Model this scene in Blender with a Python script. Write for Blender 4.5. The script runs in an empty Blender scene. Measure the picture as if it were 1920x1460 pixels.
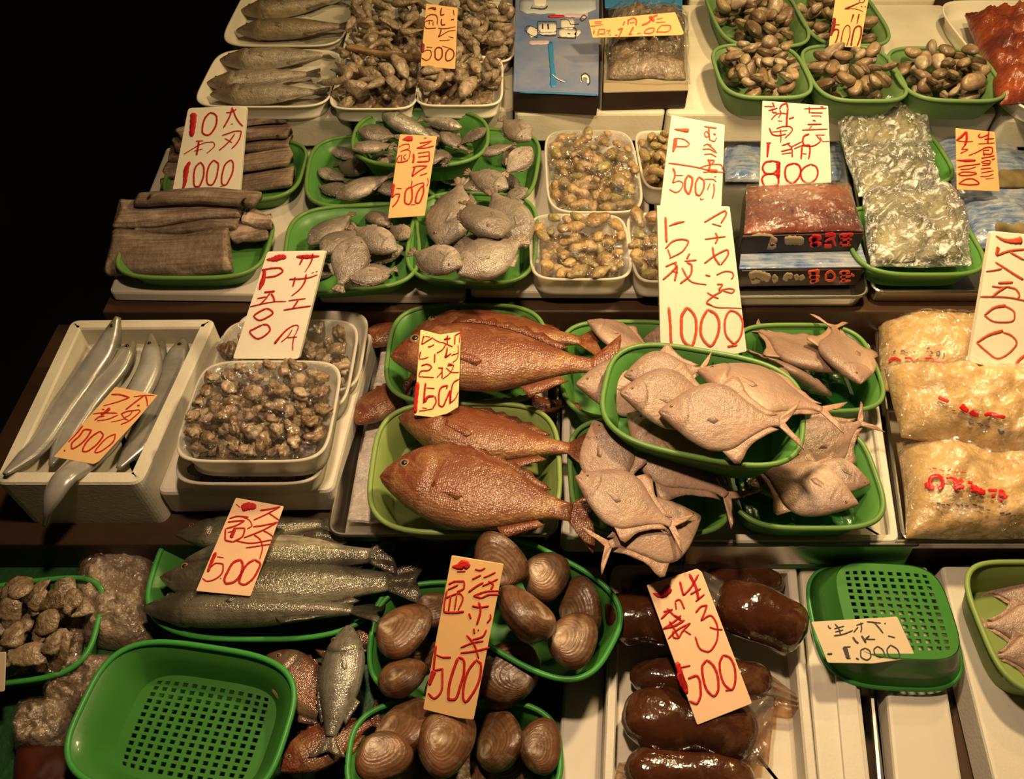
import bpy, math, random
import numpy as np
from mathutils import Matrix, Vector
from mathutils.bvhtree import BVHTree
# ---------------------------------------------------------------- camera, world, lights, exposure
SC = bpy.context.scene
COL = SC.collection
F, PITCH, CZ = 1450.0, math.radians(50), 1.5
SP, CP = math.sin(PITCH), math.cos(PITCH)
cam_d = bpy.data.cameras.new('camera'); cam = bpy.data.objects.new('camera', cam_d); COL.objects.link(cam)
cam.location = (0, 0, CZ); cam.rotation_euler = (math.radians(90) - PITCH, 0, 0)
cam_d.sensor_width = 36; cam_d.lens = F / 1920 * 36; cam_d.clip_start = 0.01
SC.camera = cam
wd = bpy.data.worlds.new('night'); SC.world = wd; wd.use_nodes = True
wd.node_tree.nodes['Background'].inputs[0].default_value = (1.0, 0.72, 0.42, 1)
wd.node_tree.nodes['Background'].inputs[1].default_value = 0.012
SC.view_settings.view_transform = 'Standard'; SC.view_settings.look = 'None'
SC.view_settings.gamma = 1; SC.view_settings.use_curve_mapping = False
SC.view_settings.exposure = 0.0
def lamp(name, loc, watts, col, radius=0.035, aim=None, cone=140, blend=0.9):
    d = bpy.data.lights.new(name, 'SPOT' if aim else 'POINT'); d.energy = watts; d.color = col; d.shadow_soft_size = radius
    o = bpy.data.objects.new(name, d); COL.objects.link(o); o.location = loc
    if aim:
        d.spot_size = math.radians(cone); d.spot_blend = blend
        o.rotation_euler = (Vector(aim) - Vector(loc)).to_track_quat('-Z', 'Y').to_euler()
WARM = (1.0, 0.71, 0.345)
lamp('stall_lamp', (0.44, 0.88, 1.60), 49, WARM, 0.045, (0.42, 0.80, 0.6), 160, 1.0)
lamp('stall_lamp', (0.75, 1.40, 1.75), 25, WARM, 0.04, (0.75, 1.4, 0.7), 150, 1.0)
lamp('stall_lamp', (-0.10, 1.30, 1.80), 11, WARM, 0.04, (-0.10, 1.3, 0.7), 140, 1.0)
lamp('stall_lamp', (-0.06, 0.48, 1.75), 42, (1.0, 0.70, 0.43), 0.04, (0.10, 0.38, 0.55), 125, 1.0)

# ---------------------------------------------------------------- helpers
RNG = random.Random(7)
NP = np.random.RandomState(11)
A = np.array
def ray(px, py):
    u, v = (px - 960) / F, -(py - 730) / F
    return A([u, CP + v * SP, -SP + v * CP])
def P(px, py, z):
    d = ray(px, py); return A([0, 0, CZ]) + d * ((z - CZ) / d[2])
def mpp(px, py, z):
    d = ray(px, py); return ((z - CZ) / d[2]) / F

def srgb(r, g, b):
    f = lambda c: (c / 255 / 12.92) if c / 255 <= 0.04045 else ((c / 255 + 0.055) / 1.055) ** 2.4
    return (f(r), f(g), f(b))

RES, X0, Y0 = 0.0025, -1.5, -0.1
HF = np.zeros((1240, 960), np.float32)   # height of what already lies at x, y
SAMP = {}
def tri_of(faces):
    t = []
    for f in faces:
        for i in range(1, len(f) - 1): t.append((f[0], f[i], f[i + 1]))
    return A(t, dtype=int)
def sample(v, faces, res=0.003):
    if len(faces) == 0: return v
    T = tri_of(faces); a, b, c = v[T[:, 0]], v[T[:, 1]], v[T[:, 2]]
    e = np.maximum(np.maximum(np.linalg.norm(a - b, axis=1), np.linalg.norm(b - c, axis=1)), np.linalg.norm(a - c, axis=1))
    n = np.clip(np.ceil(e / res), 1, 400).astype(int); n = np.where(n > 8, ((n + 15) // 16) * 16, n)
    out = [v]
    for k in np.unique(n):
        if k < 2: continue
        m = n == k
        i, j = np.meshgrid(np.arange(k + 1), np.arange(k + 1)); s = i + j <= k
        u, w = (i[s] / k)[None, :, None], (j[s] / k)[None, :, None]
        out.append((a[m][:, None] * (1 - u - w) + b[m][:, None] * u + c[m][:, None] * w).reshape(-1, 3))
    return np.concatenate(out)
def cell(p):
    i = np.clip(((p[:, 0] - X0) / RES).astype(int), 0, HF.shape[0] - 1); j = np.clip(((p[:, 1] - Y0) / RES).astype(int), 0, HF.shape[1] - 1)
    return i, j
def stamp(p):
    i, j = cell(p); np.maximum.at(HF, (i, j), p[:, 2].astype(np.float32))
def height(x, y, r=0.004):
    i, j = int((x - X0) / RES), int((y - Y0) / RES); k = max(1, int(r / RES))
    return float(HF[max(0, i - k):i + k + 1, max(0, j - k):j + k + 1].max())

def mk(name, v, f, m, col=None, smooth=True, parent=None, loc=None, samp=True):
    v = np.asarray(v, float)
    me = bpy.data.meshes.new(name); me.from_pydata(v.tolist(), [], [tuple(int(i) for i in q) for q in f]); me.update()
    if smooth: me.polygons.foreach_set('use_smooth', [True] * len(me.polygons))
    if col is not None:
        at = me.color_attributes.new('Col', 'FLOAT_COLOR', 'POINT')
        c = np.ones((len(v), 4), np.float32); c[:, :3] = np.asarray(col); at.data.foreach_set('color', c.ravel())
    for mm in (m if isinstance(m, (list, tuple)) else [m]): me.materials.append(mm)
    o = bpy.data.objects.new(name, me); COL.objects.link(o)
    if parent is not None: o.parent = parent
    if loc is not None: o.location = loc
    if samp: SAMP[me.name] = sample(v, f)
    return o
def tag(o, label, cat, group=None, kind=None):
    if label: o['label'] = label
    if cat: o['category'] = cat
    if group: o['group'] = group
    if kind: o['kind'] = kind
    return o
def empty(name, loc):
    o = bpy.data.objects.new(name, None); COL.objects.link(o); o.location = loc; return o
KIDS = {}
def kid(parent, o): KIDS.setdefault(parent.name, []).append(o); o.parent = parent; return o
def samples_of(o):
    s = [SAMP[o.data.name]] if o.data is not None and o.data.name in SAMP else []
    for k in KIDS.get(o.name, []): s.append(samples_of(k) + np.asarray(k.location))
    return np.concatenate(s) if s else np.zeros((0, 3))
def rot(rx=0, ry=0, rz=0):
    return np.asarray((Matrix.Rotation(rz, 3, 'Z') @ Matrix.Rotation(ry, 3, 'Y') @ Matrix.Rotation(rx, 3, 'X')))
def put(o, loc, R=None):
    M = Matrix.Identity(4)
    if R is not None:
        for i in range(3):
            for j in range(3): M[i][j] = R[i, j]
    M.translation = Vector(loc); o.matrix_world = M
    p = samples_of(o)
    if len(p): stamp((p @ (R.T if R is not None else np.eye(3))) + A(loc))
def drop_z(p, R, x, y, q=0.97):
    w = p @ R.T; w[:, 0] += x; w[:, 1] += y
    i, j = cell(w); return float(np.quantile(HF[i, j] - w[:, 2], q))
def drop(o, px, py, R, q=0.985, dz=0.0, tilts=None, p=None, lo=None):
    """lay o down on what is under the pixel; of a few tilts the one that lies lowest"""
    if p is None: p = samples_of(o)
    if len(p) > 4000: p4 = p[:: len(p) // 4000 + 1]
    else: p4 = p
    z = lo or 0.68; z_0 = z
    best = None
    for T in (tilts or [np.eye(3)]):
        RR = R @ T; zz = z_0 if best is None else best[0]
        for _ in range(3):
            c = P(px, py, zz); zz = drop_z(p4, RR, c[0], c[1], q) + dz
        if best is None or zz < best[0]: best = (zz, RR)
    z, RR = best; c = P(px, py, z); put(o, (c[0], c[1], z), RR); return z
TILT = [rot(a, b, 0) for a in (0, -.22, .22) for b in (0, -.2, .2)]

def grid_faces(n, m, wrap=True):
    f = []
    for i in range(n - 1):
        for j in range(m if wrap else m - 1):
            k = (j + 1) % m; f.append((i * m + j, i * m + k, (i + 1) * m + k, (i + 1) * m + j))
    return f
def loft(rings, cap0=True, cap1=True):
    R = [np.asarray(r, float) for r in rings]; m = len(R[0]); v = np.concatenate(R); f = grid_faces(len(R), m)
    if cap0: f.append(tuple(range(m - 1, -1, -1)))
    if cap1: f.append(tuple((len(R) - 1) * m + j for j in range(m)))
    return v, f
def join(parts):
    V, Fc, C, n = [], [], [], 0
    for p in parts:
        V.append(np.asarray(p[0])); Fc += [tuple(i + n for i in q) for q in p[1]]; n += len(p[0])
        if len(p) > 2: C.append(np.broadcast_to(np.asarray(p[2], float), (len(p[0]), 3)))
    return (np.concatenate(V), Fc, np.concatenate(C)) if C else (np.concatenate(V), Fc)
def area2(p): x, y = p[:, 0], p[:, 1]; return 0.5 * float(np.sum(x * np.roll(y, -1) - np.roll(x, -1) * y))
def round_poly(pts, r, seg=6):
    pts = [A(p[:2], float) for p in pts]; n = len(pts); out = []
    rr = r if isinstance(r, (list, tuple)) else [r] * n
    for i in range(n):
        a, b, c = pts[i - 1], pts[i], pts[(i + 1) % n]; d1, d2 = a - b, c - b
        l1, l2 = np.linalg.norm(d1), np.linalg.norm(d2); d1, d2 = d1 / l1, d2 / l2
        q = min(rr[i], l1 * .45, l2 * .45)
        for k in range(seg + 1):
            t = k / seg; out.append((1 - t) ** 2 * (b + d1 * q) + 2 * t * (1 - t) * b + t * t * (b + d2 * q))
    out = A(out); return out if area2(out) > 0 else out[::-1]
def inset(p, d):
    nxt, prv = np.roll(p, -1, 0), np.roll(p, 1, 0); t = nxt - prv; t /= np.linalg.norm(t, axis=1)[:, None] + 1e-12
    return p + np.stack([-t[:, 1], t[:, 0]], 1) * d
def z3(p, z): return np.concatenate([p, np.full((len(p), 1), z)], 1)
def prism(p, z0, z1, bev=0.003):
    b = min(bev, (z1 - z0) * .4)
    return loft([z3(inset(p, b), z0), z3(p, z0 + b), z3(p, z1 - b), z3(inset(p, b * .3), z1 - b * .3), z3(inset(p, b), z1)])
def trough(p, z0, z1, wall, floor, flare=0.0, lip=0.0):
    """open box over outline p: outer wall, rim, inner wall and floor"""
    o = inset(p, flare); L = [z3(inset(o, .004), z0), z3(o, z0 + .003)]
    if lip: L += [z3(inset(p, lip), z1 - .005), z3(p, z1 - .004), z3(inset(p, -.001), z1 - .0015), z3(inset(p, .001), z1), z3(inset(p, lip * .8), z1), z3(inset(p, lip + wall * .6), z1 - .004)]
    else: L += [z3(p, z1 - .003), z3(inset(p, .002), z1), z3(inset(p, wall - .002), z1), z3(inset(p, wall), z1 - .003)]
    L += [z3(inset(p, wall + lip + flare), floor + .004), z3(inset(p, wall + lip + flare + .004), floor)]
    return loft(L)
def superell(W, D, n, m=64):
    a = np.linspace(0, 2 * math.pi, m, endpoint=False); c, s = np.cos(a), np.sin(a)
    return np.stack([W / 2 * np.sign(c) * np.abs(c) ** (2 / n), D / 2 * np.sign(s) * np.abs(s) ** (2 / n)], 1)
def tube(path, r, m=8, closed=True):
    path = np.asarray(path, float); n = len(path); rings = []
    for i in range(n):
        t = path[(i + 1) % n] - path[i - 1] if closed else path[min(i + 1, n - 1)] - path[max(i - 1, 0)]
        t = t / (np.linalg.norm(t) + 1e-12); s = np.cross(t, [0, 0, 1.0]); s /= np.linalg.norm(s) + 1e-12; u = np.cross(s, t)
        rings.append([path[i] + r * (math.cos(a) * s + math.sin(a) * u) for a in np.linspace(0, 2 * math.pi, m, endpoint=False)])
    v = A(rings).reshape(-1, 3); f = grid_faces(n, m)
    if closed: f += [((n - 1) * m + j, (n - 1) * m + (j + 1) % m, (j + 1) % m, j) for j in range(m)]
    else: f += [tuple(range(m - 1, -1, -1)), tuple((n - 1) * m + j for j in range(m))]
    return v, f
def sheet(G, th=0.0008, nrm=None):
    """thin closed sheet over a grid of points G[n, m, 3]"""
    G = np.asarray(G, float); n, m = G.shape[:2]
    if nrm is None:
        du, dv = np.gradient(G, axis=0), np.gradient(G, axis=1); N = np.cross(du, dv); N /= np.linalg.norm(N, axis=2)[..., None] + 1e-12
    else: N = np.broadcast_to(A(nrm, float), G.shape)
    a, b = (G + N * th / 2).reshape(-1, 3), (G - N * th / 2).reshape(-1, 3); k = n * m
    f = grid_faces(n, m, False); f2 = [tuple(i + k for i in q[::-1]) for q in f]
    bd = [j for j in range(m)] + [i * m + m - 1 for i in range(1, n)] + [(n - 1) * m + j for j in range(m - 2, -1, -1)] + [i * m for i in range(n - 2, 0, -1)]
    f3 = [(bd[i], bd[(i + 1) % len(bd)], bd[(i + 1) % len(bd)] + k, bd[i] + k)[::-1] for i in range(len(bd))]
    return np.concatenate([a, b]), f + f2 + f3
_ph = {}
def nz(p, seed, freq, oct=3):
    """smooth noise in about -1..1 on points p"""
    p = np.asarray(p, float); out = 0; amp = 1.0; tot = 0
    for o in range(oct):
        k = (seed, o, p.shape[1])
        if k not in _ph:
            r = np.random.RandomState(seed * 31 + o); _ph[k] = (r.normal(size=(5, p.shape[1])), r.uniform(0, 6.28, 5))
        D, h = _ph[k]; D = D / (np.linalg.norm(D, axis=1)[:, None])
        out = out + amp * np.mean(np.sin(p @ D.T * freq * 2 ** o + h), axis=1) * 2.0; tot += amp; amp *= .5
    return out / tot
def curve(ctrl, t):
    """smooth curve through (t, value) pairs"""
    c = A(ctrl, float); x, y = c[:, 0], c[:, 1]; d = np.gradient(y, x)
    for i in range(1, len(x) - 1):
        if (y[i] - y[i - 1]) * (y[i + 1] - y[i]) <= 0: d[i] = 0
    i = np.clip(np.searchsorted(x, t, 'right') - 1, 0, len(x) - 2); h = x[i + 1] - x[i]; s = np.clip((t - x[i]) / h, 0, 1)
    return (1 + 2 * s) * (1 - s) ** 2 * y[i] + s * (1 - s) ** 2 * h * d[i] + s * s * (3 - 2 * s) * y[i + 1] + s * s * (s - 1) * h * d[i + 1]
def smooth_path(pts, n):
    p = A(pts, float); d = np.concatenate([[0], np.cumsum(np.linalg.norm(np.diff(p, axis=0), axis=1))]); t = np.linspace(0, d[-1], n)
    return np.stack([curve(np.stack([d, p[:, k]], 1), t) for k in range(p.shape[1])], 1)
def path_loft(path, w, th, m=14, sq=2.0, up=(0, 0, 1), round_ends=True):
    """body along a path: half-width w across, half-thickness th upward"""
    path = np.asarray(path, float); n = len(path); w = np.broadcast_to(w, n).astype(float); th = np.broadcast_to(th, n).astype(float)
    a = np.linspace(0, 2 * math.pi, m, endpoint=False); c = np.sign(np.cos(a)) * np.abs(np.cos(a)) ** (2 / sq); s = np.sign(np.sin(a)) * np.abs(np.sin(a)) ** (2 / sq)
    R = []
    for i in range(n):
        t = path[min(i + 1, n - 1)] - path[max(i - 1, 0)]; t /= np.linalg.norm(t) + 1e-12
        x = np.cross(t, up); x /= np.linalg.norm(x) + 1e-12; u = np.cross(x, t)
        R.append(path[i] + np.outer(c * w[i], x) + np.outer(s * th[i], u))
    return loft(R)

# ---------------------------------------------------------------- materials
def nodes(name):
    m = bpy.data.materials.new(name); m.use_nodes = True; nt = m.node_tree; nt.nodes.clear()
    out = nt.nodes.new('ShaderNodeOutputMaterial')
    def N(t, ins=None, **kw):
        n = nt.nodes.new('ShaderNode' + t)
        for k, v in kw.items(): setattr(n, k, v)
        for k, v in (ins or {}).items():
            if isinstance(v, bpy.types.NodeSocket): nt.links.new(v, n.inputs[k])
            else: n.inputs[k].default_value = v
        return n
    return m, nt, N, out
def rgba(c): return (c[0], c[1], c[2], 1)
def mat(name, base=None, rough=.5, spec=.5, metal=0, coat=0, sss=0, vary=None, bump=None, transl=0, ior=1.45, streak=None, cells=None, vary2=None, trans=0, coat_rough=.08):
    """base None: the mesh's own colour attribute. vary=(scale, amount, colour2); bump=(scale, strength, distance)"""
    m, nt, N, out = nodes(name)
    tc = N('TexCoord').outputs['Object']
    if base is None: c = N('Attribute', attribute_name='Col').outputs['Color']
    else: c = N('RGB').outputs[0]; c.default_value = rgba(base)
    if vary:
        nzn = N('TexNoise', {'Vector': tc, 'Scale': vary[0], 'Detail': 5.0, 'Roughness': .62}).outputs['Fac']
        rp = N('MapRange', {'Value': nzn, 'From Min': .35, 'From Max': .68, 'To Min': 0.0, 'To Max': vary[1]}).outputs[0]
        c = N('MixRGB', {'Fac': rp, 'Color1': c, 'Color2': rgba(vary[2])}).outputs[0]
    if vary2:
        n2 = N('TexNoise', {'Vector': tc, 'Scale': vary2[0], 'Detail': 6.0, 'Roughness': .7, 'Distortion': .6}).outputs['Fac']
        c = N('MixRGB', {'Fac': N('MapRange', {'Value': n2, 'From Min': .5, 'From Max': .72, 'To Min': 0.0, 'To Max': vary2[1]}).outputs[0], 'Color1': c, 'Color2': rgba(vary2[2])}).outputs[0]
    hgt = None
    if streak:   # fine lines running along the body
        mp = N('Mapping', {'Vector': tc, 'Scale': (streak[0], streak[1], streak[1])}).outputs[0]
        n3 = N('TexNoise', {'Vector': mp, 'Scale': 1.0, 'Detail': 5.0, 'Roughness': .6}).outputs['Fac']
        c = N('MixRGB', {'Fac': N('MapRange', {'Value': n3, 'From Min': .42, 'From Max': .66, 'To Min': 0.0, 'To Max': streak[2]}).outputs[0], 'Color1': c, 'Color2': rgba(streak[3])}).outputs[0]
    if cells:    # scales
        vo = N('TexVoronoi', {'Vector': tc, 'Scale': cells[0], 'Randomness': .55}).outputs['Distance']
        c = N('MixRGB', {'Fac': N('MapRange', {'Value': vo, 'From Min': .25, 'From Max': .8, 'To Min': 0.0, 'To Max': cells[2]}).outputs[0], 'Color1': c, 'Color2': rgba(cells[3])}).outputs[0]
        hgt = N('Bump', {'Height': vo, 'Strength': cells[1], 'Distance': .0015, }, invert=True).outputs[0]
    b = N('BsdfPrincipled', {'Base Color': c, 'Roughness': rough, 'Metallic': metal, 'IOR': ior, 'Specular IOR Level': spec, 'Coat Weight': coat, 'Coat Roughness': coat_rough, 'Subsurface Weight': sss, 'Subsurface Radius': (.01, .005, .003), 'Subsurface Scale': .6, 'Transmission Weight': trans})
    if bump:
        bn = N('TexNoise', {'Vector': tc, 'Scale': bump[0], 'Detail': 4.0}).outputs['Fac']
        nb = N('Bump', dict({'Height': bn, 'Strength': bump[1], 'Distance': bump[2]}, **({'Normal': hgt} if hgt else {}))).outputs[0]
        nt.links.new(nb, b.inputs['Normal']); nt.links.new(nb, b.inputs['Coat Normal'])
    sh = b.outputs[0]
    if transl:
        t = N('BsdfTranslucent', {'Color': c}).outputs[0]; sh = N('MixShader', {0: transl, 1: sh, 2: t}).outputs[0]
    nt.links.new(sh, out.inputs[0]); return m
def film_mat(name, haze=.05, scale=60, strength=.5, rough=.06, tint=(1, 1, 1), dist=.004, white=0.0, refl=.5):
    """clear wrinkled plastic: mostly seen through, with glints"""
    m, nt, N, out = nodes(name); tc = N('TexCoord').outputs['Object']
    n1 = N('TexNoise', {'Vector': tc, 'Scale': scale, 'Detail': 3.0, 'Distortion': 1.2}).outputs['Fac']
    nb = N('Bump', {'Height': n1, 'Strength': strength, 'Distance': dist}).outputs[0]
    fc = N('LayerWeight', {'Blend': .5}).outputs['Facing']
    fr = N('MapRange', {'Value': fc, 'From Min': .25, 'From Max': 1.0, 'To Min': .10 * refl, 'To Max': refl}).outputs[0]
    gl = N('BsdfGlossy', {'Color': (1, 1, 1, 1), 'Roughness': rough, 'Normal': nb}).outputs[0]
    tr = N('BsdfTransparent', {'Color': rgba(tint)}).outputs[0]
    df = N('BsdfDiffuse', {'Color': (.85, .85, .8, 1), 'Normal': nb}).outputs[0]
    if white:
        n2 = N('TexNoise', {'Vector': tc, 'Scale': scale * .8, 'Detail': 4.0, 'Distortion': 2.0}).outputs['Fac']
        wf = N('MapRange', {'Value': n2, 'From Min': .5, 'From Max': .66, 'To Min': haze, 'To Max': haze + white}).outputs[0]
        base = N('MixShader', {0: wf, 1: tr, 2: df}).outputs[0]
    else: base = N('MixShader', {0: haze, 1: tr, 2: df}).outputs[0]
    nt.links.new(N('MixShader', {0: fr, 1: base, 2: gl}).outputs[0], out.inputs[0]); return m
M = {}
def build_mats():
    M['green'] = mat('green_plastic', (.060, .25, .042), .33, .5, coat=.25, vary=(9, .4, (.10, .31, .055)), bump=(70, .14, .002), transl=.3)
    M['midgreen'] = mat('mid_green_plastic', (.10, .30, .06), .36, .5, vary=(9, .35, (.14, .35, .08)), bump=(90, .08, .002), transl=.3)
    M['midgreen_rim'] = mat('mid_green_plastic_rim', (.17, .33, .08), .35, .5, transl=.3)
    M['green_rim'] = mat('green_plastic_rim', (.07, .38, .07), .35, .5, transl=.3)
    M['palegreen'] = mat('pale_green_plastic', (.19, .33, .12), .42, .5, vary=(9, .3, (.24, .39, .15)), transl=.35)
    M['palegreen_rim'] = mat('pale_green_plastic_rim', (.24, .40, .15), .4, .5, transl=.35)
    M['olive'] = mat('light_olive_plastic', (.27, .36, .10), .4, .5, vary=(9, .3, (.33, .42, .14)), transl=.3)  # green plastic, the paleness from lamp light painted into its colour
    M['olive_rim'] = mat('light_olive_plastic_rim', (.30, .42, .12), .38, .5, transl=.3)  # rim of the same green, lamp light painted in
    M['styro'] = mat('white_foam', (.62, .58, .50), .6, .35, vary=(14, .35, (.52, .46, .37)), bump=(260, .18, .002), sss=.05)
    M['styro_old'] = mat('worn_white_foam', (.66, .62, .50), .6, .35, vary=(11, .5, (.46, .42, .30)), bump=(240, .2, .002))
    M['board'] = mat('white_board', (.60, .555, .48), .5, .4, vary=(8, .4, (.48, .42, .34)), bump=(60, .1, .002))
    M['steel'] = mat('steel', (.55, .52, .47), .28, .5, metal=1, bump=(50, .05, .001))
    M['wood'] = mat('dark_wood', (.060, .030, .014), .45, .4, vary=(6, .6, (.02, .011, .006)), bump=(30, .2, .003))
    M['floor'] = mat('wet_dark_floor', (.012, .012, .013), .6, .3, vary=(3, .5, (.006, .006, .007)))
    M['tray'] = mat('clear_plastic_tray', (.80, .76, .66), .25, .5, transl=.45)
    M['traywhite'] = mat('white_foam_tray', (.76, .71, .58), .45, .4, bump=(300, .08, .001))
    M['paper'] = mat('orange_card', (.80, .50, .22), .75, .2, vary=(25, .3, (.70, .40, .15)))
    M['paperpink'] = mat('pale_orange_card', (.88, .58, .36), .75, .2, vary=(25, .25, (.80, .48, .26)))
    M['paperyellow'] = mat('yellow_card', (.90, .76, .36), .75, .2, vary=(20, .2, (.86, .66, .28)))
    M['white_sign'] = mat('cream_foam_board', (.86, .80, .64), .65, .25, vary=(40, .25, (.78, .70, .54)), bump=(200, .1, .001))
    M['card'] = mat('buff_card', (.62, .50, .34), .8, .2, vary=(25, .3, (.52, .41, .27)))
    M['sign_side'] = mat('board_edge', (.62, .54, .38), .7, .2)
    M['red_ink'] = mat('red_ink', (.50, .012, .014), .5, .3, vary=(120, .4, (.62, .05, .025)))
    M['red_ink2'] = mat('orange_red_ink', (.64, .10, .04), .5, .3, vary=(120, .4, (.54, .05, .025)))
    M['dark_ink'] = mat('dark_red_ink', (.16, .012, .010), .5, .3, vary=(120, .5, (.34, .02, .012)))
    M['grey_ink'] = mat('grey_ink', (.05, .045, .05), .5, .3, vary=(120, .4, (.12, .10, .10)))
    M['print_red'] = mat('red_print', (.66, .02, .02), .35, .5)
    M['print_grey'] = mat('grey_print', (.12, .11, .16), .4, .5)
    M['clearwet'] = film_mat('clear_wet_bag', .01, 55, 1.0, .09, dist=.016, refl=.4)
    M['belt'] = mat('smooth_silver_skin', None, .30, .6, metal=.35, coat=.25, vary=(26, .5, (.20, .18, .15)), vary2=(14, .4, (.60, .57, .50)), bump=(70, .2, .002))
    M['fish'] = mat('wet_fish_skin', None, .33, .5, coat=.35, vary=(70, .35, (.10, .05, .03)), bump=(420, .28, .0015), coat_rough=.15)
    M['bream'] = mat('red_bream_skin', None, .32, .5, coat=.28, vary=(40, .65, (.17, .036, .016)), vary2=(24, .55, (.56, .33, .13)), streak=(16, 300, .6, (.17, .05, .02)), cells=(380, .45, .35, (.13, .035, .014)), bump=(140, .45, .003), coat_rough=.18)
    M['pomfret'] = mat('pomfret_skin', None, .36, .45, coat=.2, vary=(30, .55, (.36, .20, .15)), vary2=(14, .7, (.22, .165, .135)), streak=(9, 230, .45, (.34, .20, .15)), cells=(700, .25, .15, (.30, .20, .15)), bump=(150, .4, .003), coat_rough=.2, sss=.04)
    M['silver'] = mat('silver_fish_skin', None, .24, .6, metal=.3, coat=.3, vary=(45, .6, (.08, .07, .05)), vary2=(18, .35, (.50, .46, .36)), streak=(14, 260, .5, (.08, .07, .05)), cells=(600, .3, .2, (.07, .06, .045)), bump=(160, .35, .002))
    M['grey_skin'] = mat('grey_fish_skin', None, .34, .5, coat=.35, vary=(60, .6, (.11, .085, .065)), vary2=(24, .6, (.44, .37, .31)), streak=(30, 220, .4, (.12, .09, .07)), cells=(460, .4, .25, (.13, .10, .08)), bump=(180, .5, .0025), coat_rough=.2)
    M['dry'] = mat('cut_fish_skin', None, .5, .4, coat=.1, vary=(40, .5, (.10, .055, .03)), vary2=(14, .6, (.36, .27, .20)), streak=(9, 190, .75, (.08, .045, .025)), bump=(110, .6, .004))
    M['meat'] = mat('wet_meat', None, .22, .55, coat=.6, vary=(110, .65, (.10, .05, .02)), vary2=(75, .55, (.52, .41, .26)), bump=(200, .8, .0035), sss=.05, coat_rough=.09)
    M['shell'] = mat('clam_shell', None, .40, .45, coat=.14, vary=(36, .65, (.070, .030, .013)), vary2=(24, .5, (.38, .28, .19)), bump=(95, .6, .0025), coat_rough=.2)
    M['eye'] = mat('fish_eye', (.02, .015, .012), .1, .6, coat=.6)
    M['eyering'] = mat('fish_eye_ring', (.22, .14, .06), .25, .5)
    M['film'] = film_mat('cling_film', .006, 52, 1.0, .045, dist=.024, refl=.5)
    M['clear'] = film_mat('clear_plastic_bag', .03, 40, 1.0, .08, dist=.020, white=.16, refl=.5)
    M['silverfilm'] = film_mat('crinkled_clear_bag', .12, 46, 1.0, .08, dist=.026, white=.80, refl=.8)
    M['brownfilm'] = film_mat('clear_film_end', .08, 30, 1.0, .08, dist=.008, tint=(.72, .55, .40), refl=.5)
    M['brown'] = mat('brown_sea_cucumber_bag', (.066, .020, .008), .16, .6, coat=.8, vary=(14, .8, (.012, .005, .003)), vary2=(26, .55, (.17, .085, .04)), bump=(34, .5, .007), sss=.03, coat_rough=.10)
    M['cream'] = mat('cream_noodles_in_bag', (.58, .38, .16), .34, .5, coat=.35, vary=(20, .65, (.36, .20, .06)), vary2=(60, .5, (.74, .58, .34)), bump=(60, .7, .006), sss=.12, coat_rough=.12)
    M['ice'] = mat('crushed_ice', (.62, .56, .50), .25, .5, coat=.3, vary=(60, .5, (.36, .30, .26)), bump=(130, .8, .006), sss=.1)
    M['shrimp'] = mat('red_shrimp_packed', None, .3, .5, coat=.3, streak=(22, 140, .6, (.13, .03, .015)), bump=(90, .5, .004))
    M['boxdark'] = mat('dark_carton', (.020, .010, .009), .35, .5)
    M['carton'] = mat('buff_carton', (.33, .27, .17), .55, .3)
    M['blue'] = mat('blue_printed_card', (.11, .17, .35), .4, .5, vary=(11, .9, (.25, .26, .34)))
    M['bluedeep'] = mat('deep_blue_print', (.04, .20, .42), .4, .5)
    M['bluepale'] = mat('pale_blue_print', (.42, .47, .52), .4, .5)
    M['pinkpale'] = mat('pale_pink_print', (.55, .42, .44), .4, .5)
    M['printwhite'] = mat('cream_print', (.72, .68, .58), .5, .3)
    M['blueplastic'] = mat('blue_package', (.035, .10, .27), .28, .5, coat=.5, vary=(24, .6, (.42, .45, .46)), streak=(14, 190, .55, (.46, .47, .44)), bump=(60, .5, .005))
    M['olivemeat'] = mat('dark_packed_fish', None, .3, .5, coat=.4, bump=(90, .4, .004))
    M['redsea'] = mat('red_seaweed_salad', None, .3, .5, coat=.4, streak=(40, 170, .5, (.10, .025, .010)), bump=(120, .6, .004), sss=.06)
    M['greenmat'] = mat('green_mat', (.014, .065, .018), .5, .4, vary=(20, .5, (.02, .10, .03)), bump=(120, .5, .004))
    M['leaf'] = mat('green_leaf_sheet', (.015, .13, .02), .3, .5, coat=.3, vary=(40, .5, (.03, .22, .035)), bump=(90, .4, .003), transl=.2)
    M['darkred'] = mat('dark_red_plastic', (.05, .010, .006), .4, .4)
build_mats()
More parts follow.
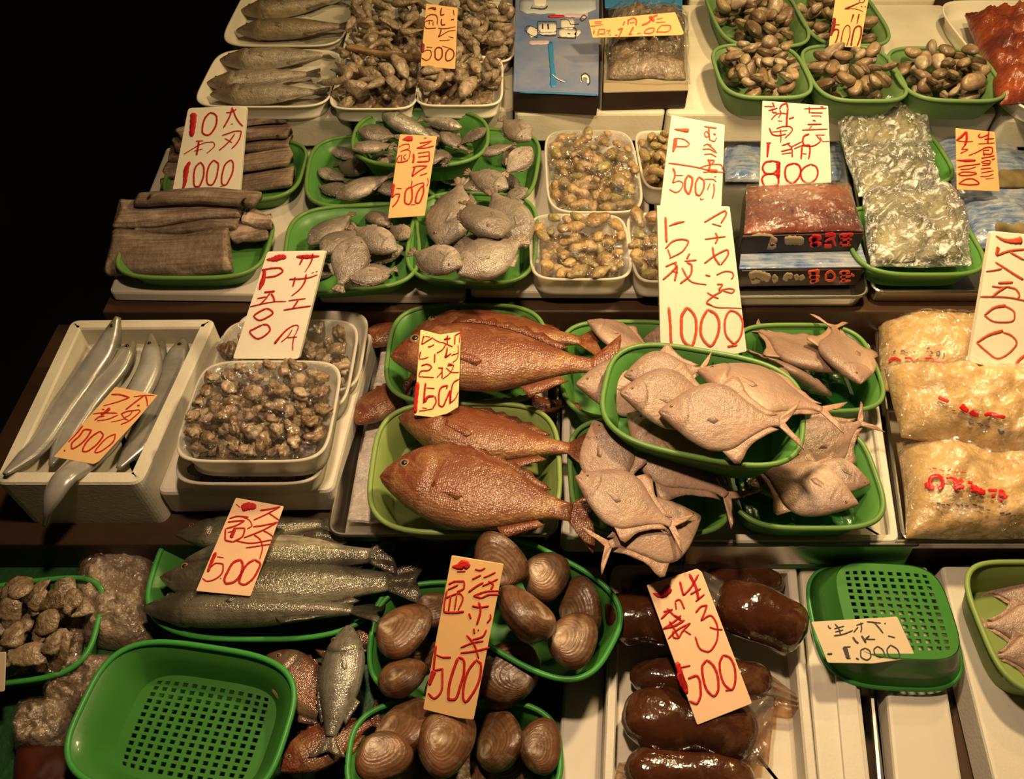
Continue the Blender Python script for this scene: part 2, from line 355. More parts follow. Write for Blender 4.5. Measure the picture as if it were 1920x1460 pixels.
# ---------------------------------------------------------------- builders: containers
def quad(pts, z): return [P(x, y, z) for x, y in pts]
def slab(name, pts, z0, z1, m, label, cat, r=.008, bev=.004, group=None, zpx=None):
    p = round_poly(quad(pts, zpx or z1), r); v, f = prism(p, z0, z1, bev); c = A([*p.mean(0), z0])
    o = mk(name, v - c, f, m, smooth=False); put(o, c); return tag(o, label, cat, group)
def open_box(name, pts, z0, z1, m, wall, floor, label, cat, r=.012, flare=0., lip=0., zpx=None, smooth=False):
    p = round_poly(quad(pts, zpx or z1), r); v, f = trough(p, z0, z1, wall, floor, flare, lip); c = A([*p.mean(0), z0])
    o = mk(name, v - c, f, m, smooth=smooth); put(o, c); return tag(o, label, cat)
def perf_floor(W, D, n, z, nx, ny, hole=.56, th=.002):
    """flat floor plate with rows of square holes, filling the rounded outline"""
    def warp(u, v):
        p = A([u, v]); r = max(abs(u), abs(v))
        if r < 1e-9: return (0, 0)
        a = math.atan2(v, u); c, s = abs(math.cos(a)), abs(math.sin(a))
        k = (c ** n + s ** n) ** (-1 / n) * max(c, s)   # outline against the square
        k = 1 + (k - 1) * r ** 6; return (u * k * W / 2, v * k * D / 2)
    V, Fc = [], []
    cx, cy = np.linspace(-1, 1, nx + 3), np.linspace(-1, 1, ny + 3)
    for zz in (0, 1):
        for i in range(nx + 2):
            for j in range(ny + 2):
                a, b, c, d = cx[i], cx[i + 1], cy[j], cy[j + 1]; o = len(V)
                q = [(a, c), (b, c), (b, d), (a, d)]
                h = .5 - hole / 2; x0, x1, y0, y1 = a + (b - a) * h, b - (b - a) * h, c + (d - c) * h, d - (d - c) * h
                ins = 0 < i < nx + 1 and 0 < j < ny + 1
                V += [(*warp(*t), z - zz * th) for t in q]
                if ins:
                    V += [(*warp(*t), z - zz * th) for t in ((x0, y0), (x1, y0), (x1, y1), (x0, y1))]
                    fs = [(o + k, o + (k + 1) % 4, o + 4 + (k + 1) % 4, o + 4 + k) for k in range(4)]
                else: fs = [(o, o + 1, o + 2, o + 3)]
                Fc += fs if zz == 0 else [g[::-1] for g in fs]
    return A(V), Fc
def basket(box, zr, h, label, tone='green', rotz=0, taper=.80, n=3.6, holes=None, upside=False, group=None, lean=(0, 0), wd=None):
    xl, xr, yt, yb = box; cx = (xl + xr) / 2
    y1, y0 = P(cx, yt, zr)[1], P(cx, yb, zr)[1]; cy = (y0 + y1) / 2; D = y1 - y0
    py = 730 - F * ((cy * SP + (zr - CZ) * CP) / (cy * CP - (zr - CZ) * SP)); c = P(cx, py, zr); W = (xr - xl) * mpp(cx, py, zr)
    if wd: W, D = wd
    R = []
    for t in (0, .03, .5, 1): k = taper + (1 - taper) * t ** 1.2; R.append(z3(superell(W * k, D * k, n + .6 * (1 - t)), h * t))
    for t in (1, .5, .05): k = taper + (1 - taper) * t ** 1.2; R.append(z3(superell(W * k - .005, D * k - .005, n + .6 * (1 - t)), h * t))
    sgn = -1 if upside else 1
    v, f = loft(R, False, False); f.append(None); f.pop()
    if upside: v = v * [1, 1, -1] + [0, 0, h]; f = [q[::-1] for q in f]
    o = mk('plastic_basket', v, f, M[tone]); tag(o, label, 'basket', group)
    k = taper; hx = holes or (0, 0)
    if holes: v, f = perf_floor(W * k - .001, D * k - .001, n + .6, .003, hx[0], hx[1])
    else: v, f = prism(superell(W * k - .001, D * k - .001, n + .6), .0005, .003, .0005)
    if upside: v = v * [1, 1, -1] + [0, 0, h]; f = [q[::-1] for q in f]
    kid(o, mk('basket_floor', v, f, M[tone], smooth=False))
    v, f = tube(z3(superell(W - .002, D - .002, n), h), .0034, 8)
    if upside: v = v * [1, 1, -1] + [0, 0, h]; f = [q[::-1] for q in f]
    kid(o, mk('basket_rim', v, f, M[tone + '_rim']))
    put(o, (c[0], c[1], zr if upside else zr - h), rot(lean[0], lean[1], rotz))
    return dict(o=o, c=A([c[0], c[1], zr]), W=W, D=D, h=h, zr=zr, rot=rotz)
def food_tray(box, zr, h, label, m='tray', group=None, film=True, n=5.5, taper=.92, dome=.006, seed=0, rotz=0):
    xl, xr, yt, yb = box; cx = (xl + xr) / 2
    y1, y0 = P(cx, yt, zr)[1], P(cx, yb, zr)[1]; cy = (y0 + y1) / 2; D = y1 - y0
    py = 730 - F * ((cy * SP + (zr - CZ) * CP) / (cy * CP - (zr - CZ) * SP)); c = P(cx, py, zr); W = (xr - xl) * mpp(cx, py, zr)
    R = [z3(superell(W * taper, D * taper, n), 0)]
    for t in (.08, .6, .9): k = taper + (1 - taper) * t; R.append(z3(superell(W * k - .006, D * k - .006, n), h * t))
    R += [z3(superell(W - .003, D - .003, n), h - .004), z3(superell(W, D, n), h - .002), z3(superell(W - .001, D - .001, n), h), z3(superell(W - .006, D - .006, n), h), z3(superell(W - .010, D - .010, n), h - .003)]
    for t in (.6, .1): k = taper + (1 - taper) * t; R.append(z3(superell(W * k - .011, D * k - .011, n), h * t + .001))
    v, f = loft(R); o = mk('food_tray', v, f, M[m]); tag(o, label, 'tray', group)
    if film:
        k = 52; U, V = np.meshgrid(np.linspace(-1, 1, k), np.linspace(-1, 1, k), indexing='ij'); rr = np.maximum(abs(U), abs(V)); an = np.arctan2(V, U)
        cc, ss = abs(np.cos(an)), abs(np.sin(an)); s = (cc ** n + ss ** n) ** (-1 / n) * np.maximum(cc, ss); s = 1 + (s - 1) * rr ** 4
        X, Y = U * s * (W / 2 - .004), V * s * (D / 2 - .004); q = np.stack([X.ravel(), Y.ravel()], 1)
        Z = h + .0012 + (1 - rr ** 3) * (dome + .0030 * nz(q, 50 + seed, 210, 3).reshape(k, k))
        v, f = sheet(np.stack([X, Y, Z], 2), .0003, (0, 0, 1))
        kid(o, mk('cling_film', v, f, M['film'], samp=False))
    put(o, (c[0], c[1], zr - h), rot(0, 0, rotz))
    return dict(o=o, c=A([c[0], c[1], zr]), W=W, D=D, h=h, zr=zr, rot=rotz)

# ---------------------------------------------------------------- builders: fish
def fin_sheet(base, tip, nr=5, rip=.0012, th=.0010, seed=0, c0=(.5, .3, .2), c1=(.4, .2, .1)):
    base, tip = A(base, float), A(tip, float); n = len(base)
    r = np.linspace(0, 1, nr)[:, None, None]; G = base[None] * (1 - r) + tip[None] * r
    G[:, :, 2] += rip * np.sin(np.arange(n) * 1.9 + seed)[None] * r[:, :, 0]
    v, f = sheet(G, th); cc = (A(c0)[None, None] * (1 - r) + A(c1)[None, None] * r) * (1 - .12 * (np.arange(n) % 2))[None, :, None]
    cc = np.broadcast_to(cc, G.shape).reshape(-1, 3); return v, f, np.concatenate([cc, cc])
KIND = {}
KIND['bream'] = dict(top=[(0, .016), (.025, .060), (.07, .118), (.14, .175), (.22, .208), (.31, .220), (.42, .208), (.55, .168), (.68, .105), (.78, .058), (.86, .042)],
    bot=[(0, .012), (.04, .045), (.10, .085), (.18, .128), (.30, .165), (.42, .172), (.55, .140), (.68, .085), (.78, .048), (.86, .040)],
    thk=[(0, .012), (.06, .045), (.15, .075), (.3, .088), (.5, .075), (.7, .040), (.86, .016)], end=.86, mat='bream',
    back=(.15, .034, .016), mid=(.33, .128, .055), belly=(.52, .32, .16), head=(.19, .044, .022), eye=(.105, .055, .024), gill=.245, tail=dict(span=.17, fork=.055, c0=(.26, .07, .028), c1=(.11, .012, .008)))
KIND['pomfret'] = dict(top=[(0, .010), (.04, .050), (.12, .125), (.24, .215), (.38, .262), (.50, .232), (.60, .150), (.70, .075), (.78, .036), (.83, .030)],
    bot=[(0, .012), (.04, .045), (.12, .115), (.24, .205), (.38, .258), (.50, .235), (.60, .155), (.70, .078), (.78, .036), (.83, .030)],
    thk=[(0, .015), (.06, .038), (.15, .058), (.3, .068), (.5, .055), (.7, .028), (.83, .013)], end=.83, mat='pomfret',
    back=(.16, .115, .09), mid=(.315, .21, .15), belly=(.50, .36, .26), head=(.27, .165, .115), eye=(.085, .030, .013), gill=.20, tail=dict(span=.19, fork=.135, c0=(.48, .31, .21), c1=(.38, .22, .14)))
KIND['bass'] = dict(top=[(0, .006), (.06, .040), (.16, .078), (.30, .100), (.45, .100), (.60, .082), (.75, .050), (.86, .034)],
    bot=[(0, .008), (.06, .042), (.16, .085), (.30, .108), (.45, .108), (.60, .088), (.75, .050), (.86, .034)],
    thk=[(0, .010), (.06, .038), (.16, .066), (.32, .080), (.5, .074), (.7, .045), (.86, .018)], end=.86, mat='silver',
    back=(.030, .026, .018), mid=(.17, .16, .095), belly=(.58, .52, .38), head=(.07, .055, .035), eye=(.10, .030, .015), gill=.235, tail=dict(span=.10, fork=.04, c0=(.09, .07, .045), c1=(.035, .025, .018)))
KIND['filefish'] = dict(top=[(0, .030), (.05, .085), (.15, .180), (.30, .262), (.45, .275), (.60, .225), (.75, .130), (.84, .055), (.88, .045)],
    bot=[(0, .030), (.05, .085), (.15, .18), (.30, .258), (.45, .270), (.60, .215), (.75, .120), (.84, .055), (.88, .045)],
    thk=[(0, .03), (.06, .055), (.18, .10), (.4, .115), (.6, .09), (.8, .04), (.88, .025)], end=.88, mat='grey_skin',
    back=(.17, .135, .105), mid=(.29, .24, .195), belly=(.50, .43, .36), head=(.33, .27, .215), eye=(.14, .085, .020), gill=.26, tail=dict(span=.10, fork=.0, c0=(.30, .22, .15), c1=(.22, .15, .09)))
KIND['silverfish'] = dict(KIND['filefish'], top=[(0, .02), (.06, .07), (.16, .125), (.3, .16), (.5, .15), (.7, .085), (.84, .035)], bot=[(0, .02), (.06, .07), (.16, .13), (.3, .17), (.5, .16), (.7, .09), (.84, .035)], end=.84,
    mat='silver', back=(.20, .18, .15), mid=(.50, .46, .38), belly=(.66, .61, .52), head=(.38, .34, .27), tail=dict(span=.14, fork=.06, c0=(.36, .28, .20), c1=(.25, .18, .12)))
KIND['flathead'] = dict(KIND['bass'], mat='grey_skin', back=(.13, .085, .045), mid=(.27, .19, .11), belly=(.42, .33, .22), head=(.15, .085, .04), eye=(.10, .030, .012))
KIND['palehead'] = dict(KIND['bass'], mat='grey_skin', back=(.34, .27, .19), mid=(.46, .38, .28), belly=(.56, .48, .37), head=(.17, .095, .045), gill=.27, eye=(.10, .030, .012))
def fish_mesh(kind, L, dors=1, bend=0., n=46, m=26, tone=1.0, seed=0, fins=True, droop=0., curl=0., deep=1.):
    K = KIND[kind]; E = K['end']; t = np.concatenate([[0.0, .006, .018], np.linspace(.04, E, n - 3)])
    top, bot, thk = curve(K['top'], t) * L, curve(K['bot'], t) * L, curve(K['thk'], t) * L; top, bot = top * deep, bot * deep
    top[0] *= .3; bot[0] *= .3; thk[0] *= .3
    top[1] *= .72; bot[1] *= .72; thk[1] *= .72
    off = lambda s: bend * L * ((s - .5) ** 2 * 4 - .35)
    zof = lambda s: -droop * L * np.clip((s - .5) * 2, 0, 1) ** 2 - curl * L * np.clip((.5 - s) * 2, 0, 1) ** 2
    a = np.linspace(0, 2 * math.pi, m, endpoint=False); c, s = np.cos(a), np.sin(a)
    pw = .86
    R, cols = [], []
    for i in range(n):
        yy = np.where(c > 0, c * top[i], c * bot[i]); zz = thk[i] * np.sign(s) * np.abs(s) ** pw
        gl = t[i] - K['gill'] + .055 * c ** 2   # raised gill cover, groove behind it, slit of the mouth
        zz = zz * (1 + .13 * np.exp(-((gl + .035) / .035) ** 2) - .13 * np.exp(-((gl - .008) / .010) ** 2) - (.45 * np.exp(-((c + .25 + t[i] * 3) / .10) ** 2) if t[i] < .065 else 0))
        R.append(np.stack([np.full(m, (t[i] - .5) * L), yy + off(t[i]), zz + zof(t[i])], 1))
        w = np.clip((c + .15) / 1.1, 0, 1) ** .8; b = np.clip((-c - .25) / .75, 0, 1)
        col = A(K['mid'])[None] * np.ones((m, 1)); col = col * (1 - w[:, None]) + A(K['back'])[None] * w[:, None]; col = col * (1 - b[:, None]) + A(K['belly'])[None] * b[:, None]
        hd = np.clip((K['gill'] - .01 - .05 * (c ** 2) - t[i]) / .03, 0, 1)[:, None] * .75; col = col * (1 - hd) + A(K['head'])[None] * hd
        g = np.exp(-((t[i] - K['gill'] + .055 * c ** 2) / .007) ** 2)[:, None] * .75; col = col * (1 - g) + A(K['back'])[None] * .35 * g
        if kind in ('bream', 'bass', 'pomfret'):
            ll = np.exp(-((c - .42 + .25 * t[i]) / .05) ** 2)[:, None] * (.25 if t[i] > K['gill'] else 0); col = col * (1 - ll) + A(K['back'])[None] * ll
        mo = (np.exp(-((c + .25 + t[i] * 3) / .12) ** 2) * (t[i] < .065))[:, None] * .7; col = col * (1 - mo) + .03 * mo
        cols.append(col)
    v, f = loft(R); col = np.concatenate(cols); sp = nz(v / L, 3 + seed, 14, 3)[:, None]; col = col * (1 + .28 * sp) * tone
    rg = nz(v / L, 900 + seed, 5, 2)[:, None]
    v[:, 2] += .006 * L * nz(v[:, :2] / L, 71 + seed, 11, 2) * np.clip(thk.max() * 2, 0, 1)
    body = (v, f, np.clip(col, 0.005, .95))
    out = dict(body=body); T = K['tail']; B = lambda s, y: [(s - .5) * L, y + off(s), zof(s)]
    k = 11; ss = np.linspace(-1, 1, k); yb = np.where(ss > 0, ss * top[-1], ss * bot[-1]) * .92
    base = [[(E - .012 - .5) * L, yb[i] + off(E), zof(E)] for i in range(k)]
    xt = E + (1 - E) * (1 - (T['fork'] / (1 - E)) * (1 - np.abs(ss) ** .9)) - .02 * (np.abs(ss) ** 4)
    tip = [[(xt[i] - .5) * L, ss[i] * T['span'] * L + off(xt[i]), zof(xt[i]) + .01 * L * math.sin(ss[i] * 2 + seed)] for i in range(k)]
    q = lambda c: A(c) * tone
    out['tail_fin'] = fin_sheet(base, tip, 6, .0016, .0014, seed, q(T['c0']), q(T['c1']))
    if fins:
        if kind == 'pomfret':
            for nm, sg, pr in (('dorsal_fin', 1, K['top']), ('anal_fin', -1, K['bot'])):
                tt = np.linspace(.42, .76, 10); y = curve(pr, tt) * L * sg * .93; hh = (np.exp(-((tt - .44) / .075) ** 2) * .085 + .016) * L
                out[nm] = fin_sheet([B(tt[i], y[i]) for i in range(10)], [B(tt[i] + .05 + .05 * hh[i] / (.1 * L), y[i] + sg * hh[i]) for i in range(10)], 4, .001, .0014, seed, q((.40, .26, .18)), q((.30, .18, .12)))
            pc = [(.225, -.03), (.225, -.015), (.225, .0)]; pt = [(.37, -.085), (.40, -.055), (.36, -.025)]
        else:
            tt = np.linspace(.24, .72, 14); y = curve(K['top'], tt) * L * .94; hh = (.030 + .012 * np.cos(np.arange(14) * 3.1)) * L * np.where(tt > .66, .6, 1)
            out['dorsal_fin'] = fin_sheet([B(tt[i], y[i]) for i in range(14)], [B(tt[i] + .035, y[i] + hh[i] * .9) for i in range(14)], 3, .0008, .0014, seed, q(A(K['back']) * .9), q(A(K['back']) * .7))
            tt = np.linspace(.56, .72, 7); y = -curve(K['bot'], tt) * L * .94; hh = np.linspace(.05, .02, 7) * L
            out['anal_fin'] = fin_sheet([B(tt[i], y[i]) for i in range(7)], [B(tt[i] + .04, y[i] - hh[i]) for i in range(7)], 3, .0008, .0014, seed, q(A(K['mid']) * .8), q(A(K['back'])))
            pc = [(.26, -.045), (.26, -.025), (.26, -.01)]; pt = [(.38, -.085), (.40, -.062), (.37, -.04)]
        zt = lambda x, y: curve(K['thk'], A([x]))[0] * L * math.sqrt(max(0.05, 1 - min(1, abs(y) / (curve(K['bot'], A([x]))[0] + 1e-6)) ** 2)) ** pw
        out['pectoral_fin'] = fin_sheet([[*B(x, y * L)[:2], zt(x, y) + zof(x) - .0005] for x, y in pc], [[*B(x, y * L)[:2], zt(x, y) + zof(x) + .0005] for x, y in pt], 6, .0003, .0007, seed, q(A(K['mid']) * .97), q(A(K['mid']) * .88))
    ex, ey, er = K['eye']; ze = curve(K['thk'], A([ex]))[0] * L * (max(.05, 1 - (ey / curve(K['top'], A([ex]))[0]) ** 2)) ** (.5 * pw); er *= L
    def disc(r, dz, hgt):
        a = np.linspace(0, 2 * math.pi, 16, endpoint=False); return loft([np.stack([(ex - .5) * L + r * q * np.cos(a), ey * L + off(ex) + r * q * np.sin(a), np.full(16, ze + zof(ex) + dz + h)], 1) for q, h in ((1.05, -.25 * r), (1, 0), (.75, hgt * .7), (.3, hgt))])
    out['eye_ring'] = disc(er, 0, er * .28); out['eye'] = disc(er * .62, er * .16, er * .3)
    if dors < 0:
        for kk, g in list(out.items()):
            vv = np.array(g[0]); vv[:, 1] *= -1; out[kk] = (vv, [q[::-1] for q in g[1]]) + tuple(g[2:])
    return out
def fish(kind, h, t, label, *, deep=1., name=None, cat='fish', group=None, dors=1, bend=0., z=None, tone=1.0, q=.985, tilt=True, seed=0, flip=False, roll=0., pitch=0., droop=0., dz=0., lo=.66, curl=0., fins=True, mats=None, L=None, small=False):
    """a fish lying on its side from the nose pixel h to the tail pixel t"""
    zz = z if z is not None else lo
    for it in range(3):
        a, b = P(*h, zz), P(*t, zz); d = b - a; Ln = L or math.hypot(d[0], d[1]); an = math.atan2(d[1], d[0])
        if it == 0 or z is None:
            g = fish_mesh(kind, Ln, dors, bend, tone=tone, seed=seed, fins=fins, droop=droop, curl=curl, deep=deep, n=36 if small else 60, m=20 if small else 34)
            if z is not None: break
            pb = sample(*g['body'][:2]); pb = pb[::max(1, len(pb) // 3000)]; mx, my = (h[0] + t[0]) / 2, (h[1] + t[1]) / 2
            R0 = rot(0, 0, an); best = None
            for T in (TILT if tilt else [rot(roll, pitch, 0)]):
                c = P(mx, my, zz); RR = R0 @ T; zc = drop_z(pb, RR, c[0], c[1], q)
                if best is None or zc < best[0]: best = (zc, RR)
            zz, R = best[0] + dz, best[1]
    else: R = best[1]
    if z is not None: R = rot(0, 0, an) @ rot(roll, pitch, 0)
    a, b = P(*h, zz), P(*t, zz); c = (a + b) / 2
    m = M[mats or KIND[kind]['mat']]
    name = name or {'bream': 'sea_bream', 'pomfret': 'pomfret', 'bass': 'sea_bass', 'filefish': 'small_fish', 'silverfish': 'small_fish'}.get(kind, 'fish')
    o = mk(name, g['body'][0], g['body'][1], m, g['body'][2]); tag(o, label, cat, group)
    for k in g:
        if k == 'body': continue
        if k == 'eye_ring': ey = kid(o, mk('eye', g[k][0], g[k][1], M['eyering'], samp=False)); continue
        if k == 'eye': kid(ey, mk('pupil', g[k][0], g[k][1], M['eye'], samp=False)); continue
        e = m
        kid(o, mk(k, g[k][0], g[k][1], e, g[k][2] if len(g[k]) > 2 else None, samp=(k == 'tail_fin')))
    put(o, (c[0], c[1], zz), R); return o

# ---------------------------------------------------------------- builders: shells, lumps, bags
def valve(a, b, h, seed, n=40, m=36, base=(.20, .095, .042), edge=(.11, .042, .017), umbo=(.42, .31, .21), up=1, ridge=.016):
    th = np.linspace(0, 2 * math.pi, m, endpoint=False); R, C = [], []
    for i in range(n):
        r = (i / (n - 1)) ** .8 if i else .004; s = 1 - r
        ux, uy = -.34 * a * s ** 1.2, .66 * b * s ** 1.2          # rings crowd towards the beak
        x = r * a * np.cos(th) * (1 + .06 * np.cos(th)) + ux; y = r * b * (np.sin(th) - .10 * np.cos(2 * th)) + uy
        z = h * np.clip(1 - r ** 2.6, 0, 1) ** .58 * (1 + ridge * math.sin(r * 68 + seed) * (r > .15)) + (0 if i < n - 1 else 0)
        R.append(np.stack([x, y, np.full(m, z) * up], 1))
        w = np.clip((r - .55) / .4, 0, 1); u = np.clip((.34 + .12 * np.sin(3 * th + seed)[:, None] - r) / .3, 0, 1)
        c = A(base) * (1 - w) + A(edge) * w; c = c * (1 - u) + A(umbo) * u; c = c * (1 + .13 * math.sin(r * 40 + seed * 2) + .13 * math.sin(r * 83 + seed)) * (.35 if r > .965 else 1)
        C.append(np.broadcast_to(c, (m, 3)))
    v, f = loft(R, True, False); v[:, 2] *= 1 + .05 * nz(v / a, 205 + seed, 5, 2); col = np.concatenate(C) * (1 + .3 * nz(v / a, 200 + seed, 4, 3)[:, None])
    if up < 0: f = [q[::-1] for q in f]
    return v, f, np.clip(col, .004, .9)
def clam(px, py, r, ang, label, seed, asp=.80, z=None, tilt=(0, 0), name='surf_clam', group=None, q=.86, tone=1.0, thick=.42, lo=.62, light=0.):
    tilt = (tilt[0] * 2.6 + .25 * math.sin(seed * 1.7), tilt[1] * 2.2 + .35 * math.cos(seed * 2.3))
    a = 1.15 * r * mpp(px, py, lo); b = a * asp; h = a * thick
    um = A((.47, .37, .27)) * tone; bs = A((.17, .082, .038)) * tone; bs = bs * (1 - light) + A((.48, .33, .21)) * light
    u = valve(a, b, h, seed, base=bs, umbo=um); d = valve(a, b, h * .9, seed + 3, base=bs, umbo=um, up=-1)
    o = mk(name, u[0], u[1], M['shell'], u[2]); tag(o, label, 'clam', group)
    kid(o, mk('lower_valve', d[0], d[1], M['shell'], d[2]))
    R = rot(0, 0, math.radians(ang)) @ rot(*tilt)
    if z is None: drop(o, px, py, R, q, p=np.concatenate([sample(u[0], u[1]), sample(d[0], d[1])]), lo=lo - .01)
    else: put(o, P(px, py, z), R)
    return o
def blob_mesh(a, b, c, seed, amp=.25, fr=2.2, n=12, m=16):
    R = []
    for i in range(n):
        p = math.pi * (i + .02) / (n - 1 + .04); R.append([(math.sin(p) * math.cos(t), math.sin(p) * math.sin(t), math.cos(p)) for t in np.linspace(0, 2 * math.pi, m, endpoint=False)])
    v, f = loft(R[::-1]); v = v * (1 + amp * nz(v, 300 + seed, fr, 3))[:, None]; return v * [a, b, c], f
def pieces(nm, T, protos, count, zmax, label, cat, group, seed, inner=.80, q=.99, sz=1.0, flat=.5, grow=.25):
    """loose pieces heaped one by one into a tray or basket; shared meshes, each piece its own object"""
    r = random.Random(seed); out = []
    for i in range(count * 6):
        if len(out) >= count: break
        for _ in range(25):
            u, w = r.uniform(-1, 1), r.uniform(-1, 1)
            if abs(u) ** 3.6 + abs(w) ** 3.6 < 1: break
        x, y = u * T['W'] / 2 * inner, w * T['D'] / 2 * inner; c, s = math.cos(T['rot']), math.sin(T['rot'])
        X, Y = T['c'][0] + x * c - y * s, T['c'][1] + x * s + y * c
        src = protos[r.randrange(len(protos))]; k = sz * (1 + r.uniform(-grow, grow))
        R = rot(r.uniform(-flat, flat), r.uniform(-flat, flat), r.uniform(0, 6.28)); p = SAMP[src.name] * k; p = p[::max(1, len(p) // 600)]
        z = drop_z(p, R, X, Y, q)
        if zmax and z > zmax: continue
        o = bpy.data.objects.new(nm, src); COL.objects.link(o); tag(o, label, cat, group)
        Mx = Matrix([[*(R[0] * k), X], [*(R[1] * k), Y], [*(R[2] * k), z], [0, 0, 0, 1]]); o.matrix_world = Mx
        w_ = SAMP[src.name] * k @ R.T + A([X, Y, z]); stamp(w_); out.append(o)
    return out
def bed(nm, T, depth, col, m, label, cat, seed, k=.76, amp=.006):
    n = 44; U, V = np.meshgrid(np.linspace(-.5, .5, n), np.linspace(-.5, .5, n), indexing='ij'); X, Y = U * T['W'] * k, V * T['D'] * k; q = np.stack([X.ravel(), Y.ravel()], 1)
    Z = amp * nz(q, 940 + seed, 260, 3).reshape(n, n) - .01 * np.maximum(np.abs(U), np.abs(V)) ** 6 * 60; v, f = sheet(np.stack([X, Y, Z], 2), .004, (0, 0, 1))
    g = nz(v, 950 + seed, 230, 3)[:, None]; c = np.clip(A(col) * (1 + .7 * g), .005, .9); o = mk(nm, v, f, m, c); R = rot(0, 0, T['rot']); put(o, T['c'] - A([0, 0, depth]), R); return tag(o, label, cat, kind='stuff')
def proto(v, f, m, col, nm):
    me = bpy.data.meshes.new(nm); me.from_pydata(np.asarray(v).tolist(), [], [tuple(int(i) for i in q) for q in f]); me.polygons.foreach_set('use_smooth', [True] * len(me.polygons))
    at = me.color_attributes.new('Col', 'FLOAT_COLOR', 'POINT'); c = np.ones((len(v), 4), np.float32); c[:, :3] = col; at.data.foreach_set('color', c.ravel()); me.materials.append(m); SAMP[me.name] = sample(np.asarray(v), f, .0025); return me
def lump_protos(nm, m, size, cols, k=7, seed=0, amp=.3, fr=2.4, asp=(1, .75, .6)):
    L = []
    for i in range(k):
        r = random.Random(seed * 17 + i); v, f = blob_mesh(size * asp[0] * r.uniform(.8, 1.2), size * asp[1] * r.uniform(.8, 1.2), size * asp[2] * r.uniform(.8, 1.15), seed * 13 + i, amp, fr)
        a, b = A(cols[i % len(cols)]), A(cols[(i + 1) % len(cols)]); w = np.clip(.5 + .8 * nz(v / size, 400 + i + seed, 1.6, 2), 0, 1)[:, None]
        L.append(proto(v, f, m, a * (1 - w) + b * w, nm))
    return L
def strip_protos(nm, m, L, w, th, cols, k=6, seed=0, curv=.5):
    out = []
    for i in range(k):
        r = random.Random(seed * 19 + i); n = 12; t = np.linspace(-.5, .5, n); cv = r.uniform(-curv, curv)
        path = np.stack([t * L, cv * L * (t ** 2 - .08), .0 * t], 1); e = np.sqrt(np.clip(1 - (np.abs(t) * 2) ** 3.2, .04, 1)) * (1 + .25 * np.sin(t * 9 + i))
        v, f = path_loft(path, w * e * r.uniform(.8, 1.2), th * e, 10); v = v + (w * .25) * np.stack([nz(v / L, 500 + i, 9, 2)] * 3, 1) * .4
        a, b = A(cols[i % len(cols)]), A(cols[(i + 1) % len(cols)]); g = np.clip(.5 + .8 * nz(v / L, 600 + i + seed, 5, 2), 0, 1)[:, None]; out.append(proto(v, f, m, a * (1 - g) + b * g, nm))
    return out
def pillow(name, c4, th, m, seed, label=None, cat=None, zs=None, amp=.12, fr=9., n=34, k=30, base=0., flatb=.25, group=None, col=None, parent=None, edge=3.0, fold=0.):
    """filled bag: corners c4 (bl, br, fr, fl) in world, puffed up by th"""
    c4 = [A(c, float) for c in c4]; U, V = np.meshgrid(np.linspace(0, 1, n), np.linspace(0, 1, k), indexing='ij'); U, V = U[..., None], V[..., None]
    G = (c4[0] * (1 - U) + c4[1] * U) * (1 - V) + (c4[3] * (1 - U) + c4[2] * U) * V
    e = ((1 - np.abs(2 * U - 1) ** edge) * (1 - np.abs(2 * V - 1) ** edge))[..., 0] ** .55
    q = G.reshape(-1, 3)[:, :2] * fr; w = nz(q * 4, 700 + seed, 1.6, 4).reshape(n, k)
    w2 = np.abs(nz(q * 9, 750 + seed, 1.3, 3)).reshape(n, k)
    top = G.copy(); top[..., 2] += e * th * (1 + amp * w) + fold * th * w2 * (.3 + .7 * e) + .0012
    bot = G.copy(); bot[..., 2] -= e * th * flatb + .0004
    # pull the outline in a little between the corners
    for T in (top, bot): T[..., :2] += ((G.mean((0, 1))[:2] - T[..., :2]) * (.05 * (1 - e[..., None])) * (np.abs(nz(q * 3, 780 + seed, 1.2, 2)).reshape(n, k, 1)))
    a, b = top.reshape(-1, 3), bot.reshape(-1, 3); N = n * k
    f = [t[::-1] for t in grid_faces(n, k, False)]; f2 = [tuple(i + N for i in t[::-1]) for t in f]
    bd = [j for j in range(k)] + [i * k + k - 1 for i in range(1, n)] + [(n - 1) * k + j for j in range(k - 2, -1, -1)] + [i * k for i in range(n - 2, 0, -1)]
    f3 = [(bd[i], bd[(i + 1) % len(bd)], bd[(i + 1) % len(bd)] + N, bd[i] + N) for i in range(len(bd))]
    v = np.concatenate([a, b]); c = A([*v[:, :2].mean(0), v[:, 2].min()])
    cc = None if col is None else col(v)
    o = mk(name, v - c, f + f2 + f3, m, cc)
    if parent is not None: kid(parent, o); o.location = Vector(c) - parent.location; return o
    put(o, c); return tag(o, label, cat, group)

